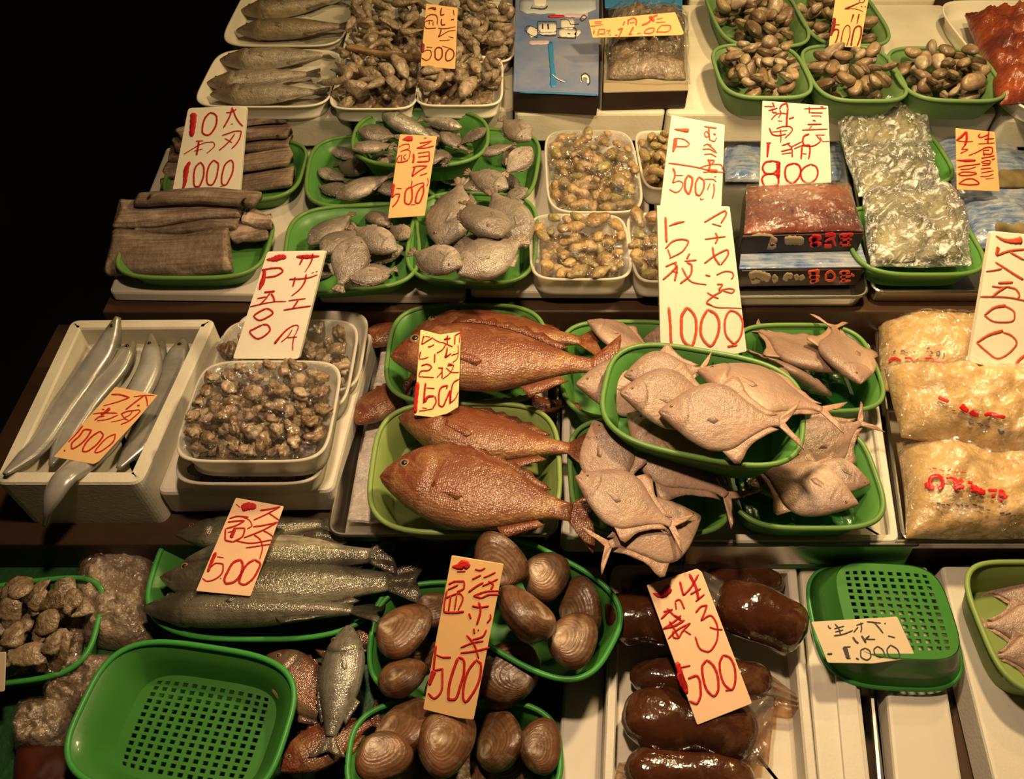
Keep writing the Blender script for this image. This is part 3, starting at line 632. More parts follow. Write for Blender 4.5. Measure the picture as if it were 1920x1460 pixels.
# ---------------------------------------------------------------- builders: signs
def strokes(txt, o, k, S=12):
    """'w[,w..]:x,y x,y ...;' in crop pixels -> list of (points in photo pixels, half widths in photo pixels)"""
    out = []
    for s in txt.replace('\n', '').split(';'):
        s = s.strip()
        if not s: continue
        w, p = s.split(':'); loop = w.startswith('o'); w = [float(x) for x in w.lstrip('o').split(',')]; pts = [tuple(float(c) for c in q.split(',')) for q in p.split()]
        if loop: pts = pts + [pts[0]]
        if len(pts) == 1: pts = [pts[0], (pts[0][0] + w[0] * .4, pts[0][1] + 1)]
        n = max(6, S if len(pts) > 2 else 6, len(pts) * 4); q = smooth_path(A(pts), n); ww = np.interp(np.linspace(0, 1, n), np.linspace(0, 1, len(w)), w) * k / 2 * (.84 if max(w) < 40 else 1.15)
        out.append((A(o) + q * k, ww))
    return out
def ribbons(st, onto, lift=.0006, th=.0006):
    """ink strokes as thin raised ribbons; onto(px, py) gives the surface point and its normal"""
    parts = []
    for q, w in st:
        n = len(q); t = np.gradient(q, axis=0); t /= np.linalg.norm(t, axis=1)[:, None] + 1e-9; s = np.stack([-t[:, 1], t[:, 0]], 1)
        w = w * (1 + .10 * np.sin(np.arange(n) * 2.3 + q[0, 0])); e = np.ones(n); e[0] = e[-1] = .55
        G, bad = [], False
        for a in (-1, -.33, .33, 1):
            row = []
            for i in range(n):
                r = onto(*(q[i] + s[i] * a * w[i] * e[i]))
                if r is None: bad = True; break
                row.append(r[0] + r[1] * lift)
            if bad: break
            G.append(row)
        if bad or len(G) < 4: continue
        v, f = sheet(A(G), th); parts.append((v, f))
    return join(parts) if parts else None
def sign(outline, anchor, za, tilt, txt, o, k, label, face='paper', ink='red_ink', th=.0016, yaw=0., r=.002, name='price_tag', cat='price tag', edge=None, curl=0., clear=False, extra=()):
    """outline in crop pixels; the board leans back by tilt degrees from upright, its anchor pixel at height za"""
    t = math.radians(tilt); a = P(*anchor, za); y = math.radians(yaw)
    nrm = A([math.sin(y) * math.cos(t), -math.cos(y) * math.cos(t), math.sin(t)])
    ex = np.cross([0, 0, 1.0], nrm) * -1; ex = A([math.cos(y), math.sin(y), 0]); ey = np.cross(nrm, ex)
    if clear:
        for _ in range(40):
            g = [A(o) + A(outline[0]) * k * (1 - u) * (1 - v) + A(outline[1]) * k * u * (1 - v) + A(outline[-2 if len(outline) == 4 else -2]) * k * u * v + A(outline[-1]) * k * (1 - u) * v for u in np.linspace(0, 1, 12) for v in np.linspace(0, 1, 16)]
            ps = A([A([0, 0, CZ]) + ray(*q_) * (np.dot(a - A([0, 0, CZ]), nrm) / np.dot(ray(*q_), nrm)) for q_ in g]); i_, j_ = cell(ps)
            if np.quantile(HF[i_, j_] - ps[:, 2], .985) < .001: break
            za += .004; a = P(*anchor, za)
    def hit(px, py): d = ray(px, py); return A([0, 0, CZ]) + d * (np.dot(a - A([0, 0, CZ]), nrm) / np.dot(d, nrm))
    def onto(px, py): return hit(px, py), nrm
    pts = [A(o) + A(p) * k for p in outline]; loc = [hit(*p) - a for p in pts]; fl = A([[np.dot(p, ex), np.dot(p, ey)] for p in loc])
    pl = round_poly(fl, r, 5); v, f = prism(pl, -th, 0, .0006)
    w = lambda v: v[:, :1] * ex + v[:, 1:2] * ey + v[:, 2:3] * nrm
    mats = [M[face], M[edge or face]]; ob = mk(name, w(v), f, mats[0], smooth=False); tag(ob, label, cat)
    rb = ribbons(strokes(txt, o, k), onto)
    if rb is not None: kid(ob, mk('lettering', rb[0] - a, rb[1], M[ink], samp=False))
    for tx, ik in extra:
        rb = ribbons(strokes(tx, o, k), onto, .0004)
        if rb is not None: kid(ob, mk('lettering', rb[0] - a, rb[1], M[ik], samp=False))
    put(ob, a); return ob
# ---------------------------------------------------------------- the stall and its boards
def worldbox(name, x0, x1, y0, y1, z0, z1, m, parent=None):
    v, f = prism(A([[x0, y0], [x1, y0], [x1, y1], [x0, y1]], float), z0, z1, .003); c = A([(x0 + x1) / 2, (y0 + y1) / 2, z0])
    o = mk(name, v - c, f, m, smooth=False, samp=False)
    if parent is not None: kid(parent, o); o.location = Vector(c)
    else: put(o, c)
    x, y = np.meshgrid(np.arange(x0, x1, .002), np.arange(y0, y1, .002)); stamp(np.stack([x.ravel(), y.ravel(), np.full(x.size, z1)], 1)); return o
tag(worldbox('floor', -3, 3, -1.5, 5, -.05, 0, M['floor']), None, None, kind='structure')
T1, T2, T3, T4 = .55, .63, .69, .78
Y2, Y3, Y4 = P(960, 1012, T2)[1], P(960, 560, .72)[1], P(960, 214, T4)[1]
st = empty('market_stall', (0, 0, 0)); tag(st, 'dark wooden stepped fish stall under all the trays and baskets', 'stall')
X2 = P(0, 950, T2)[0] - .06; X3 = P(203, 549, T3)[0] + .005
worldbox('display_step', P(-80, 1300, T1)[0], 1.35, .08, Y2 + .05, .03, T1, M['wood'], st)
worldbox('display_step', X2, 1.4, Y2, Y3 + .05, .03, T2 - .012, M['wood'], st)
worldbox('display_step', X3, 1.5, Y3 + .004, Y4 + .12, .03, T3, M['wood'], st)
worldbox('display_step', P(420, 100, T4)[0], 1.5, Y4 + .10, 2.25, .03, T3 + .03, M['wood'], st)

# top tier: white foam boxes upside down as a shelf
for pts, lb in ((((478, -160), (640, -160), (655, 221), (497, 221)), 'white foam box under the trays of whole fish, back left of the stall'),
                (((645, -160), (962, -160), (962, 204), (657, 204)), 'white foam box under the trays of beige seafood pieces at the back'),
                (((966, -160), (1245, -160), (1247, 212), (965, 212)), 'white foam box under the blue printed carton at the back'),
                (((1249, 8), (1768, 8), (1872, 213), (1250, 213)), 'wide white foam box under the five pale green clam baskets'),
                (((1776, -160), (2060, -160), (2140, 224), (1880, 224)), 'white foam box under the red seafood tray at the far right')):
    slab('foam_box', pts, T3 + .032, T4, M['styro_old'], lb, 'box', .012, .005)
slab('foam_box', ((1292, -160), (1640, -160), (1758, -2), (1292, -2)), T3 + .032, T4 + .012, M['styro_old'], 'white foam box behind the clam baskets at the top edge', 'box', .012, .005)
# middle tier
slab('white_board', ((203, 547), (592, 552), (592, 275), (312, 275)), T3, T3 + .02, M['board'], 'white board under the two baskets of cut beltfish', 'board', .01)
slab('white_board', ((596, 552), (872, 553), (885, 272), (594, 272)), T3, T3 + .02, M['board'], 'white board under the baskets of small grey fish', 'board', .01)
slab('foam_board', ((882, 545), (1212, 546), (1222, 280), (892, 280)), T3 + .004, T3 + .022, M['styro'], 'white foam lid under the covered trays of shelled clam meat', 'lid', .01)
def steel(pts, z0, z1, label, zp=None): return open_box('steel_tray', pts, z0, z1, M['steel'], .0015, z0 + .002, label, 'tray', r=.022, flare=.006, lip=.004, zpx=zp or z1, smooth=False)
steel(((1226, 557), (1630, 556), (1580, 262), (1230, 262)), T3, T3 + .028, 'steel tray holding the two cartons of sweet shrimp')
steel(((1637, 546), (1990, 546), (1900, 262), (1588, 262)), T3, T3 + .028, 'steel tray under the crinkled clear bags and blue packages')
# fish tier
open_box('foam_box', ((-14, 906), (263, 906), (404, 597), (134, 599)), T2 - .022, T2 + .082, M['styro_old'], .018, T2 + .045, 'open white foam box holding the long silver beltfish', 'box', r=.014)
slab('foam_box', ((10, 1000), (252, 1000), (390, 690), (140, 690)), T1 - .02 + .022, T2 - .024, M['styro_old'], 'lower white foam box stacked under the beltfish box', 'box')
slab('foam_box', ((292, 923), (623, 919), (700, 622), (415, 622)), T2 - .010, T2 + .042, M['styro'], 'shallow white foam box under the trays of turban shell meat', 'box', .012, .006)
steel(((612, 1003), (1046, 1004), (1050, 596), (690, 596)), T2 - .008, T2 + .022, 'steel tray of ice holding the red sea bream')
open_box('foam_box', ((1052, 1014), (1688, 1016), (1632, 640), (1056, 640)), T2 - .008, T2 + .022, M['styro'], .012, T2 + .008, 'long shallow white foam box under the baskets of white pomfret', 'box')
steel(((1285, 1022), (1724, 1022), (1722, 1010), (1285, 1010)), T2 - .03, T2 + .02, 'narrow steel tray edge in front of the pomfret box')
steel(((1694, 1016), (2120, 1016), (1980, 612), (1640, 612)), T2 - .008, T2 + .022, 'steel tray holding the bags of cream coloured seafood')
# crushed ice under the sea bream
def ice(name, pts, z, label, amp=.006, seed=1):
    c = [P(x, y, z) for x, y in pts]; n = 60; U, V = np.meshgrid(np.linspace(0, 1, n), np.linspace(0, 1, n), indexing='ij'); U, V = U[..., None], V[..., None]
    G = (c[0] * (1 - U) + c[1] * U) * (1 - V) + (c[3] * (1 - U) + c[2] * U) * V; q = G.reshape(-1, 3)[:, :2]
    G[..., 2] += amp * nz(q, 820 + seed, 60, 4).reshape(n, n); v, f = sheet(G, .006, (0, 0, 1)); cc = v.mean(0)
    o = mk(name, v - cc, f, M['ice']); put(o, cc); return tag(o, label, 'ice', kind='stuff')
ice('crushed_ice', ((652, 976), (1014, 976), (1020, 622), (722, 622)), T2 + .008, 'layer of crushed ice under the red sea bream baskets')
# front tier
slab('green_mat', ((-160, 1500), (1120, 1500), (1120, 1045), (-40, 1045)), T1, T1 + .006, M['greenmat'], 'dark green mat under the baskets along the front left', 'mat')
slab('white_board', ((1040, 1520), (1126, 1520), (1140, 1060), (1072, 1060)), T1 + .006, T1 + .02, M['board'], 'narrow white board beside the baskets of surf clams', 'board')
open_box('foam_box', ((1128, 1520), (1540, 1520), (1494, 1056), (1148, 1056)), T1, T1 + .05, M['styro'], .012, T1 + .014, 'white foam box holding the brown bags of sea cucumber', 'box')
slab('foam_board', ((1541, 1520), (1640, 1520), (1588, 1060), (1500, 1060)), T1, T1 + .045, M['styro'], 'white foam lid just right of the sea cucumber box', 'lid')
slab('foam_board', ((1590, 1520), (1632, 1520), (1582, 1060), (1548, 1060)), T1 + .0455, T1 + .050, M['styro'], 'thin raised foam strip along the lid right of the sea cucumber box', 'lid', .003)
slab('foam_board', ((1684, 1520), (1815, 1520), (1740, 1060), (1640, 1060)), T1, T1 + .040, M['board'], 'white foam lid below the overturned green basket', 'lid')
slab('foam_board', ((1880, 1520), (2200, 1520), (2080, 1060), (1764, 1060)), T1, T1 + .046, M['styro'], 'white foam lid at the far right front corner', 'lid')
for a, b, zz, lb in (((1752, 1296), (1797, 1438), T1 + .046, 'torn pale tape strip on the middle foam lid'), ((1672, 1296), (1706, 1520), T1 + .044, 'dark tin edge between the two front foam lids')):
    pass
slab('metal_strip', ((1650, 1520), (1672, 1520), (1640, 1240), (1626, 1240)), T1, T1 + .03, M['steel'], 'grey metal strip in the gap between the front foam lids', 'strip', .002)

# ---------------------------------------------------------------- baskets
BK = {}
def B(k, *a, **kw): BK[k] = basket(*a, **kw); return BK[k]
# top tier, clams
B('k1', (1333, 1500, -30, 88), T4 + .045, .044, 'pale green basket of small clams at the top edge, left of the other', 'palegreen', rotz=.03)
B('k2', (1496, 1646, -30, 86), T4 + .045, .044, 'pale green basket of small clams behind the leaning orange tag', 'palegreen')
B('k3', (1342, 1511, 84, 184), T4 + .045, .044, 'pale green basket of small clams, left of the front row of three', 'palegreen')
B('k4', (1514, 1684, 86, 190), T4 + .045, .044, 'pale green basket of small clams, centre of the front row of three', 'palegreen')
B('k5', (1678, 1866, 90, 190), T4 + .045, .044, 'pale green basket of small clams, right of the front row of three', 'palegreen', rotz=-.04)
# middle tier
B('p1', (318, 570, 262, 376), T3 + .052, .03, 'green basket of cut beltfish behind the white 1000 board', 'midgreen')
B('p2', (232, 506, 398, 522), T3 + .052, .03, 'green basket of cut beltfish at the left end of the middle tier', 'midgreen')
B('f1', (577, 806, 253, 386), T3 + .058, .030, 'green basket of small grey fish at the back left, under the raised one', 'midgreen', rotz=.08)
B('f2', (800, 1009, 241, 380), T3 + .058, .030, 'green basket of small grey fish at the back right, with the pale fish', 'midgreen', rotz=-.12)
B('f3', (536, 786, 384, 545), T3 + .058, .030, 'green basket of small grey fish at the front left, beside the wooden price board', 'midgreen', rotz=.12)
B('f4', (768, 1007, 362, 531), T3 + .058, .030, 'green basket of small grey fish at the front right, beside the clam meat trays', 'midgreen', rotz=-.05)
B('s1', (1588, 1828, 388, 516), T3 + .050, .036, 'green basket under the frontmost crinkled clear bag', 'midgreen')
B('s2', (1588, 1770, 235, 345), T3 + .055, .036, 'green basket under the rearmost crinkled clear bag', 'midgreen')
# fish tier
B('m1', (727, 1026, 571, 756), T2 + .072, .050, 'green basket of two red sea bream at the back', 'midgreen')
B('m2', (697, 1050, 755, 1000), T2 + .072, .050, 'green basket of two red sea bream at the front', 'olive')  # lit look of this green basket comes from its paler material colour
B('w1', (1050, 1320, 602, 786), T2 + .066, .046, 'green basket of pomfret at the back left, below the tall board', 'midgreen')
B('w2', (1385, 1643, 608, 772), T2 + .066, .046, 'green basket of pomfret at the back right, beside the cream seafood bags', 'midgreen')
B('w4', (1068, 1362, 784, 1004), T2 + .066, .046, 'green basket of pomfret at the front left with tails hanging out', 'midgreen')
B('w5', (1358, 1642, 790, 992), T2 + .066, .046, 'green basket of pomfret at the front right', 'midgreen')
# front tier
B('b1', (288, 730, 945, 1200), T1 + .055, .048, 'green basket of dark sea bass', 'green', n=3.0)
B('b2', (-90, 181, 1086, 1282), T1 + .055, .048, 'green basket of shellfish meat at the left edge', 'green', rotz=.12)
B('b4', (694, 1010, 1090, 1315), T1 + .055, .048, 'green basket of surf clams on the left', 'green', n=3.0)
B('b6', (652, 1052, 1308, 1530), T1 + .058, .050, 'green basket of surf clams at the bottom edge', 'green', n=3.0)
B('b8', (1836, 2080, 1052, 1306), T1 + .095, .048, 'green basket of pale fish at the right edge', 'olive')


for k, lb in (('w2', 'green leaf sheet under the pomfret in the back right basket'), ('w5', 'green leaf sheet under the pomfret in the front right basket'), ('b1', 'green leaf sheet under the sea bass')):
    T = BK[k]; n = 40; U, V = np.meshgrid(np.linspace(-.5, .5, n), np.linspace(-.5, .5, n), indexing='ij'); X, Y = U * T['W'] * .70, V * T['D'] * .70
    Z = .004 * np.abs(nz(np.stack([X.ravel(), Y.ravel()], 1), 930, 160, 3)).reshape(n, n); v, f = sheet(np.stack([X, Y, Z], 2), .0006, (0, 0, 1)); o = mk('leaf_sheet', v, f, M['leaf']); put(o, T['c'] - A([0, 0, T['h'] - .006])); tag(o, lb, 'leaf')
# ---------------------------------------------------------------- front tier contents
fish('bass', (329, 1003), (650, 978), 'dark sea bass at the back of its green basket, head above the orange tag', dors=1, seed=1, z=.618, roll=-.1, tilt=False)
fish('bass', (345, 1052), (752, 1040), 'sea bass with a pale belly stripe, second from the back of its basket', dors=-1, seed=2, z=.628, roll=.3, tilt=False, tone=1.3)
fish('bass', (298, 1088), (800, 1092), 'largest sea bass, lying under the orange 500 tag', dors=1, seed=3, z=.620, deep=1.08, tilt=False, bend=.02)
fish('bass', (272, 1136), (726, 1142), 'darkest sea bass along the near rim of its basket', dors=1, seed=4, z=.615, tone=.40, tilt=False, roll=-.7, bend=-.04)
LP = lump_protos('shellfish_piece', M['meat'], .0165, [(.24, .17, .10), (.10, .065, .035), (.34, .26, .17)], 9, 1, .55, 3.0, (1, .75, .36))
bed('shellfish_meat', BK['b2'], .024, (.11, .075, .045), M['meat'], 'bed of shellfish meat under the loose pieces in the left basket', 'shellfish meat', 9, .66)
pieces('shellfish_piece', BK['b2'], LP, 95, T1 + .084, 'wet brown piece of shellfish meat in the basket at the left edge', 'shellfish meat', 'shellfish meat in the left basket', 5, inner=.74, sz=.95)
# bags of shellfish between the baskets
def lumpbag(c4, th, seed, label, z, tone=1.0):
    cl = lambda v: np.clip((A([.24, .17, .115]) * (1 + .55 * nz(v, 840 + seed, 75, 3)[:, None]) + A([.10, .09, .08]) * np.clip(nz(v, 850 + seed, 50, 2), 0, 1)[:, None]) * tone, .01, .9)
    c = [P(x, y, z) for x, y in c4]; o = pillow('shellfish_bag', c, th, M['meat'], seed, label, 'bag', amp=.35, fr=14, fold=.25, col=cl)
    pillow('clear_wrap', [p + A([0, 0, .002]) for p in c], th * 1.06 + .002, M['clearwet'], seed, parent=o, amp=.35, fr=14, fold=.3); return o
lumpbag(((150, 1050), (300, 1040), (292, 1230), (160, 1215)), .042, 3, 'clear bag of brown shellfish between the left basket and the sea bass', T1 + .008)
lumpbag(((120, 1240), (236, 1232), (215, 1345), (85, 1345)), .040, 5, 'clear bag of brown shellfish below the basket at the left edge', T1 + .008, .8)
lumpbag(((50, 1316), (150, 1306), (140, 1420), (30, 1420)), .036, 6, 'small clear bag of brown shellfish in the dark bottom left corner', T1 + .008, .7)
c = [P(x, y, T1 + .01) for x, y in ((40, 1385), (150, 1400), (190, 1540), (20, 1540))]
pillow('plastic_bag', c, .030, M['darkred'], 8, 'dark red plastic bag at the bottom left corner', 'bag', fr=9)
# loose fish behind the empty basket
fish('bream', (500, 1228), (655, 1385), 'pale sea bream head lying just right of the empty green basket', dors=1, seed=12, z=.596, tone=1.0, mats='silver')
fish('bream', (740, 1150), (600, 1240), 'pale fish poking out under the tail of the sea bass', dors=1, seed=13, z=.588, tone=.8, mats='silver')
fish('silverfish', (655, 1172), (612, 1425), 'silvery striped fish lying tail down between the empty basket and the clams', dors=-1, seed=14, z=.622, tone=.75, roll=.15)
fish('bream', (528, 1448), (722, 1335), 'dark red brown fish at the bottom, below the silvery striped fish', dors=1, seed=15, z=.606, tone=.40, pitch=.1)
# the empty basket
B('b3', (143, 545, 1210, 1496), T1 + .085, .050, 'empty green basket with rows of square holes', 'green', rotz=-.15, holes=(13, 13), taper=.74, n=3.4, lean=(.02, 0))
# surf clams
def fill_clams(T, pts, label, group, s0):
    for i, (px, py, r, an) in enumerate(pts): clam(px, py, r, an, label, s0 + i, lo=.59, tone=.7, group=group)
fill_clams(BK['b4'], ((800, 1215, 48, 40), (900, 1180, 50, 120), (840, 1290, 44, 10), (940, 1290, 40, 150)), 'dark surf clam underneath the others in the left clam basket', 'surf clams at the bottom of the left basket', 300)
fill_clams(BK['b6'], ((780, 1460, 50, 40), (880, 1450, 50, 110), (960, 1450, 48, 20)), 'dark surf clam underneath the others in the bottom clam basket', 'surf clams at the bottom of the front basket', 310)
for i, (px, py, r, an, lb, lo) in enumerate((
        (817, 1146, 40, 20, 'dark surf clam half hidden behind the tall orange tag, upper edge', .60),
        (758, 1184, 52, 60, 'surf clam at the upper left of the left clam basket', .60),
        (755, 1266, 46, 160, 'surf clam at the lower left of the left clam basket', .60),
        (951, 1254, 58, 200, 'dark ribbed surf clam right of the tall orange tag', .60),
        (868, 1260, 44, 100, 'surf clam behind the middle of the tall orange tag', .60))):
    clam(px, py, r, an, lb, 20 + i, lo=lo, tone=.9 if i in (0, 3) else 1.1, tilt=(.15 * (i % 3 - 1), .12))
B('b5', (868, 1138, 1012, 1262), T1 + .104, .048, 'tilted green basket of surf clams on the right, on top of its neighbour', 'green', rotz=-.55, n=3.0, lean=(.06, -.05), wd=(.205, .135))
for i, (px, py, r, an, lb) in enumerate((
        (941, 1050, 46, 140, 'surf clam at the top of the tilted basket'), (1025, 1082, 45, 60, 'surf clam second from the top of the tilted basket'),
        (989, 1150, 53, 150, 'largest surf clam in the middle of the tilted basket'), (1092, 1138, 47, 100, 'dark brown surf clam at the right of the tilted basket'),
        (1077, 1202, 48, 70, 'pale topped surf clam at the lowest corner of the tilted basket'))):
    clam(px, py, r, an, lb, 40 + i, lo=.63, tone=.75 if i == 3 else 1.1, light=.25 if i in (0, 1, 4) else 0, tilt=(.2 * (i % 3 - 1), -.1), thick=.5)
for i, (px, py, r, an, lb) in enumerate((
        (762, 1364, 62, 100, 'surf clam at the upper left of the bottom clam basket'), (717, 1420, 45, 20, 'surf clam at the bottom left corner of its basket'),
        (838, 1392, 56, 60, 'pale surf clam in the middle of the bottom basket'), (938, 1386, 58, 120, 'dark surf clam standing right of middle in the bottom basket'),
        (1016, 1400, 44, 80, 'surf clam at the right rim of the bottom basket'))):
    clam(px, py, r, an, lb, 60 + i, lo=.60, tone=.85 if i in (3, 4) else 1.15, tilt=(.25 * (i % 3 - 1), .15))
# sea cucumber bags
def cucumber(pts, w, th, label, seed, film=None, z=None):
    z = z or T1 + .016 + th
    n = 30; q = smooth_path(A(pts, float), n); path = A([P(x, y, z) for x, y in q]); t = np.linspace(0, 1, n); e = np.sqrt(np.clip(1 - np.abs(2 * t - 1) ** 5, .02, 1))
    k = mpp(*q[n // 2], z); ww = w * k * e * (1 + .08 * np.sin(t * 11 + seed)); tt = th * e
    v, f = path_loft(path, ww, tt, 22); c = v.mean(0); v = v - c; v += .0024 * np.stack([nz(v, 860 + seed + j, 90, 3) for j in range(3)], 1)
    o = mk('sea_cucumber_bag', v, f, M['brown']); tag(o, label, 'bag')
    if film:
        G = []
        for i, r in enumerate(np.linspace(0, 1, 10)):
            row = []
            for s in np.linspace(-1, 1, 16):
                b0, b1, tip0, tip1 = [A(x, float) for x in film]; b = b0 * (1 - (s + 1) / 2) + b1 * (s + 1) / 2; tp = tip0 * (1 - (s + 1) / 2) + tip1 * (s + 1) / 2
                pp = b * (1 - r) + tp * r; row.append(P(*pp, z + .012 * (1 - r) * (1 - s * s) + .003 * math.sin(s * 9 + r * 5 + seed)))
            G.append(row)
        v, f = sheet(A(G), .0006); kid(o, mk('film_end', v - c, f, M['brownfilm'], samp=False))
    put(o, c); return o
cucumber(((1310, 1092), (1400, 1088), (1470, 1096)), 30, .020, 'brown sea cucumber bag at the back, under the tray edge', 1)
cucumber(((1182, 1108), (1240, 1102), (1300, 1100)), 28, .018, 'dark brown sea cucumber bag at the back left corner of its box', 9)
cucumber(((1136, 1166), (1230, 1156), (1330, 1150)), 54, .030, 'plump brown sea cucumber bag left of the pink price board', 2, z=T1 + .081)
cucumber(((1340, 1120), (1420, 1150), (1508, 1190)), 54, .030, 'plump brown sea cucumber bag right of the pink price board', 3, ((1360, 1090), (1335, 1160), (1300, 1060), (1280, 1120)), z=T1 + .081)
cucumber(((1180, 1268), (1300, 1268), (1450, 1285)), 40, .024, 'brown sea cucumber bag in the middle with a pointed clear film end', 4, ((1425, 1248), (1430, 1318), (1512, 1318), (1514, 1332)))
cucumber(((1165, 1345), (1290, 1352), (1420, 1372)), 58, .030, 'broad brown sea cucumber bag near the front', 5, ((1400, 1310), (1400, 1425), (1455, 1290), (1440, 1440)))
cucumber(((1170, 1445), (1280, 1450), (1420, 1470)), 44, .024, 'brown sea cucumber bag at the bottom edge of the picture', 6, ((1210, 1425), (1200, 1480), (1160, 1430), (1150, 1470)))
# overturned basket, right edge basket
B('b7', (1524, 1784, 1062, 1292), T1 + .051, .045, 'overturned green basket under the buff price card', 'green', upside=True, holes=(10, 12), taper=.76, n=3.4, rotz=-.05)
for h, t, lb, tn in (((2000, 1125), (1826, 1098), 'pale fish at the top of the basket at the right edge', .9), ((2010, 1195), (1822, 1160), 'pale fish with a pointed tip at the right edge', .8), ((1990, 1230), (1850, 1226), 'brown fish low in the basket at the right edge', .55)):
    fish('pomfret', h, t, lb, name='pale_fish', cat='fish', seed=int(h[1]), lo=.66, tone=tn)

# ---------------------------------------------------------------- fish tier contents
def ribbon_fish(pts, w, th, label, seed, dz=0., head=True, endz=None, tone=1.0):
    n = 60; p3 = [P(x, y, z) for x, y, z in pts]; path = smooth_path(A(p3), n); t = np.linspace(0, 1, n)
    wd = np.interp(t, [0, .04, .10, .2, .6, .85, 1], [.16, .42, .72, .95, 1.0, .75, .18]) * w; v, f = path_loft(path, wd, th * np.interp(t, [0, .1, .8, 1], [.5, 1, .9, .3]), 20, sq=2.2)
    m = 20; a = np.tile(np.linspace(0, 2 * math.pi, m, endpoint=False), n); tt = np.repeat(t, m); c = np.cos(a)
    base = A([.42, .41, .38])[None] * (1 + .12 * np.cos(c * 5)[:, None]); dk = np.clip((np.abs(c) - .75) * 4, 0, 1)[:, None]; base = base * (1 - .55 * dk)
    hd = np.clip((.10 - tt) / .03, 0, 1)[:, None]; base = base * (1 - hd) + A([.26, .24, .17]) * hd; base = base * (1 + .2 * nz(v, 870 + seed, 60, 3)[:, None]) * tone
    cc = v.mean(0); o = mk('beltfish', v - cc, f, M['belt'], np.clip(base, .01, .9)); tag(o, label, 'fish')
    i = 4; up = path[i] + A([0, 0, th * .8]) - cc; k = w * .14
    a = np.linspace(0, 2 * math.pi, 14, endpoint=False); r = lambda s, z: np.stack([up[0] + s * np.cos(a), up[1] + s * np.sin(a), np.full(14, up[2] + z)], 1)
    if head: kid(o, mk('eye', *loft([r(k, -.002), r(k, .001), r(k * .6, .002)]), M['eye'], samp=False))
    put(o, cc); return o
zb = T2 + .056
ribbon_fish([(222, 594, zb + .050), (205, 639, zb + .030), (157, 711, zb + .014), (110, 774, zb + .012), (72, 834, zb + .016), (10, 889, zb + .036)], .019, .009, 'leftmost silver beltfish, its head over the back rim of the foam box', 1)
ribbon_fish([(252, 640, zb + .014), (214, 695, zb + .008), (157, 762, zb + .006), (122, 825, zb + .006), (96, 872, zb + .010)], .019, .009, 'second silver beltfish from the left in the foam box', 2)
ribbon_fish([(306, 640, zb + .004), (262, 730, zb), (200, 820, zb), (150, 876, zb + .002)], .019, .008, 'dull beltfish lying under the orange tag in the foam box', 5, tone=.6)
ribbon_fish([(284, 628, zb + .018), (278, 700, zb + .016), (200, 825, zb + .014), (148, 876, zb + .028), (118, 900, zb + .038), (98, 932, zb + .030), (84, 985, zb - .010)], .018, .009, 'silver beltfish with its tail hanging over the front of the foam box', 3, tone=1.25)
ribbon_fish([(345, 636, zb + .006), (322, 702, zb + .002), (283, 800, zb + .002), (222, 878, zb + .004)], .021, .009, 'dull grey beltfish along the right side of the foam box', 4, tone=.75)

# turban shell meat
TC = [(.34, .24, .14), (.13, .075, .035), (.46, .36, .24), (.22, .14, .07)]
TP = lump_protos('turban_meat_piece', M['meat'], .0092, TC, 12, 2, .62, 4.6, (1.15, .85, .75))
TB = T2 + .042
def turban(bx, zr, h, lb, cnt, seed, film=True, zx=.0, dome=.006):
    T = food_tray(bx, zr, h, lb, film=film, seed=seed, dome=dome)
    if cnt > 30: bed('turban_meat', T, .020, (.15, .09, .045), M['meat'], 'bed of turban meat under the loose pieces in the %s' % lb.replace('of turban shell meat ', ''), 'shellfish meat', seed)
    pieces('turban_meat_piece', T, TP, cnt, zr + zx, 'brown piece of turban shell meat in the %s' % lb.replace('of turban shell meat ', ''), 'shellfish meat', 'turban meat in the %s' % lb, 30 + seed, inner=.88)
turban((428, 684, 582, 735), TB + .026, .025, 'nested tray of turban shell meat at the very back', 20, 1, False)
turban((398, 664, 598, 772), TB + .040, .036, 'clear tray of turban shell meat behind the cream price board', 100, 3)
turban((345, 618, 745, 908), TB + .038, .036, 'lower tray of turban shell meat in the front stack', 60, 2, False, -.008)
turban((350, 630, 675, 866), TB + .080, .040, 'upper tray of turban shell meat in the front stack', 230, 4, True, .010, .014)

# red sea bream
zi = T2 + .030
fish('bream', (662, 800), (800, 690), 'red sea bream lying on the ice left of the baskets, mostly covered', dors=1, z=zi, seed=21, tone=.72, L=.13)
fish('bream', (900, 800), (1080, 748), 'red sea bream under the front basket, only its tail showing', dors=1, z=zi, seed=22, tone=.6, L=.15)
fish('bream', (690, 640), (800, 600), 'brown fish peeking out left of the rear basket of sea bream', dors=1, z=zi, seed=23, tone=.4, L=.12)
fish('bream', (772, 622), (1140, 640), 'rear red sea bream in the back basket, its tail dark', dors=1, seed=24, lo=.70, roll=-.25, tilt=False, tone=.72, bend=-.03, deep=.88)
fish('bream', (738, 668), (1168, 688), 'front red sea bream in the back basket, behind the yellow 1500 tag', dors=1, seed=25, lo=.71, tilt=False, roll=.08, tone=.82, deep=.85)
fish('bream', (742, 792), (1124, 852), 'rear red sea bream in the front basket with an upturned tail', dors=1, seed=26, lo=.71, tilt=False, roll=-.2, bend=.06, tone=.74, deep=.86)
fish('bream', (714, 893), (1130, 972), 'largest red sea bream at the front with its eye and dark red tail in view', dors=1, seed=27, lo=.72, tilt=False, roll=.05, tone=.70)

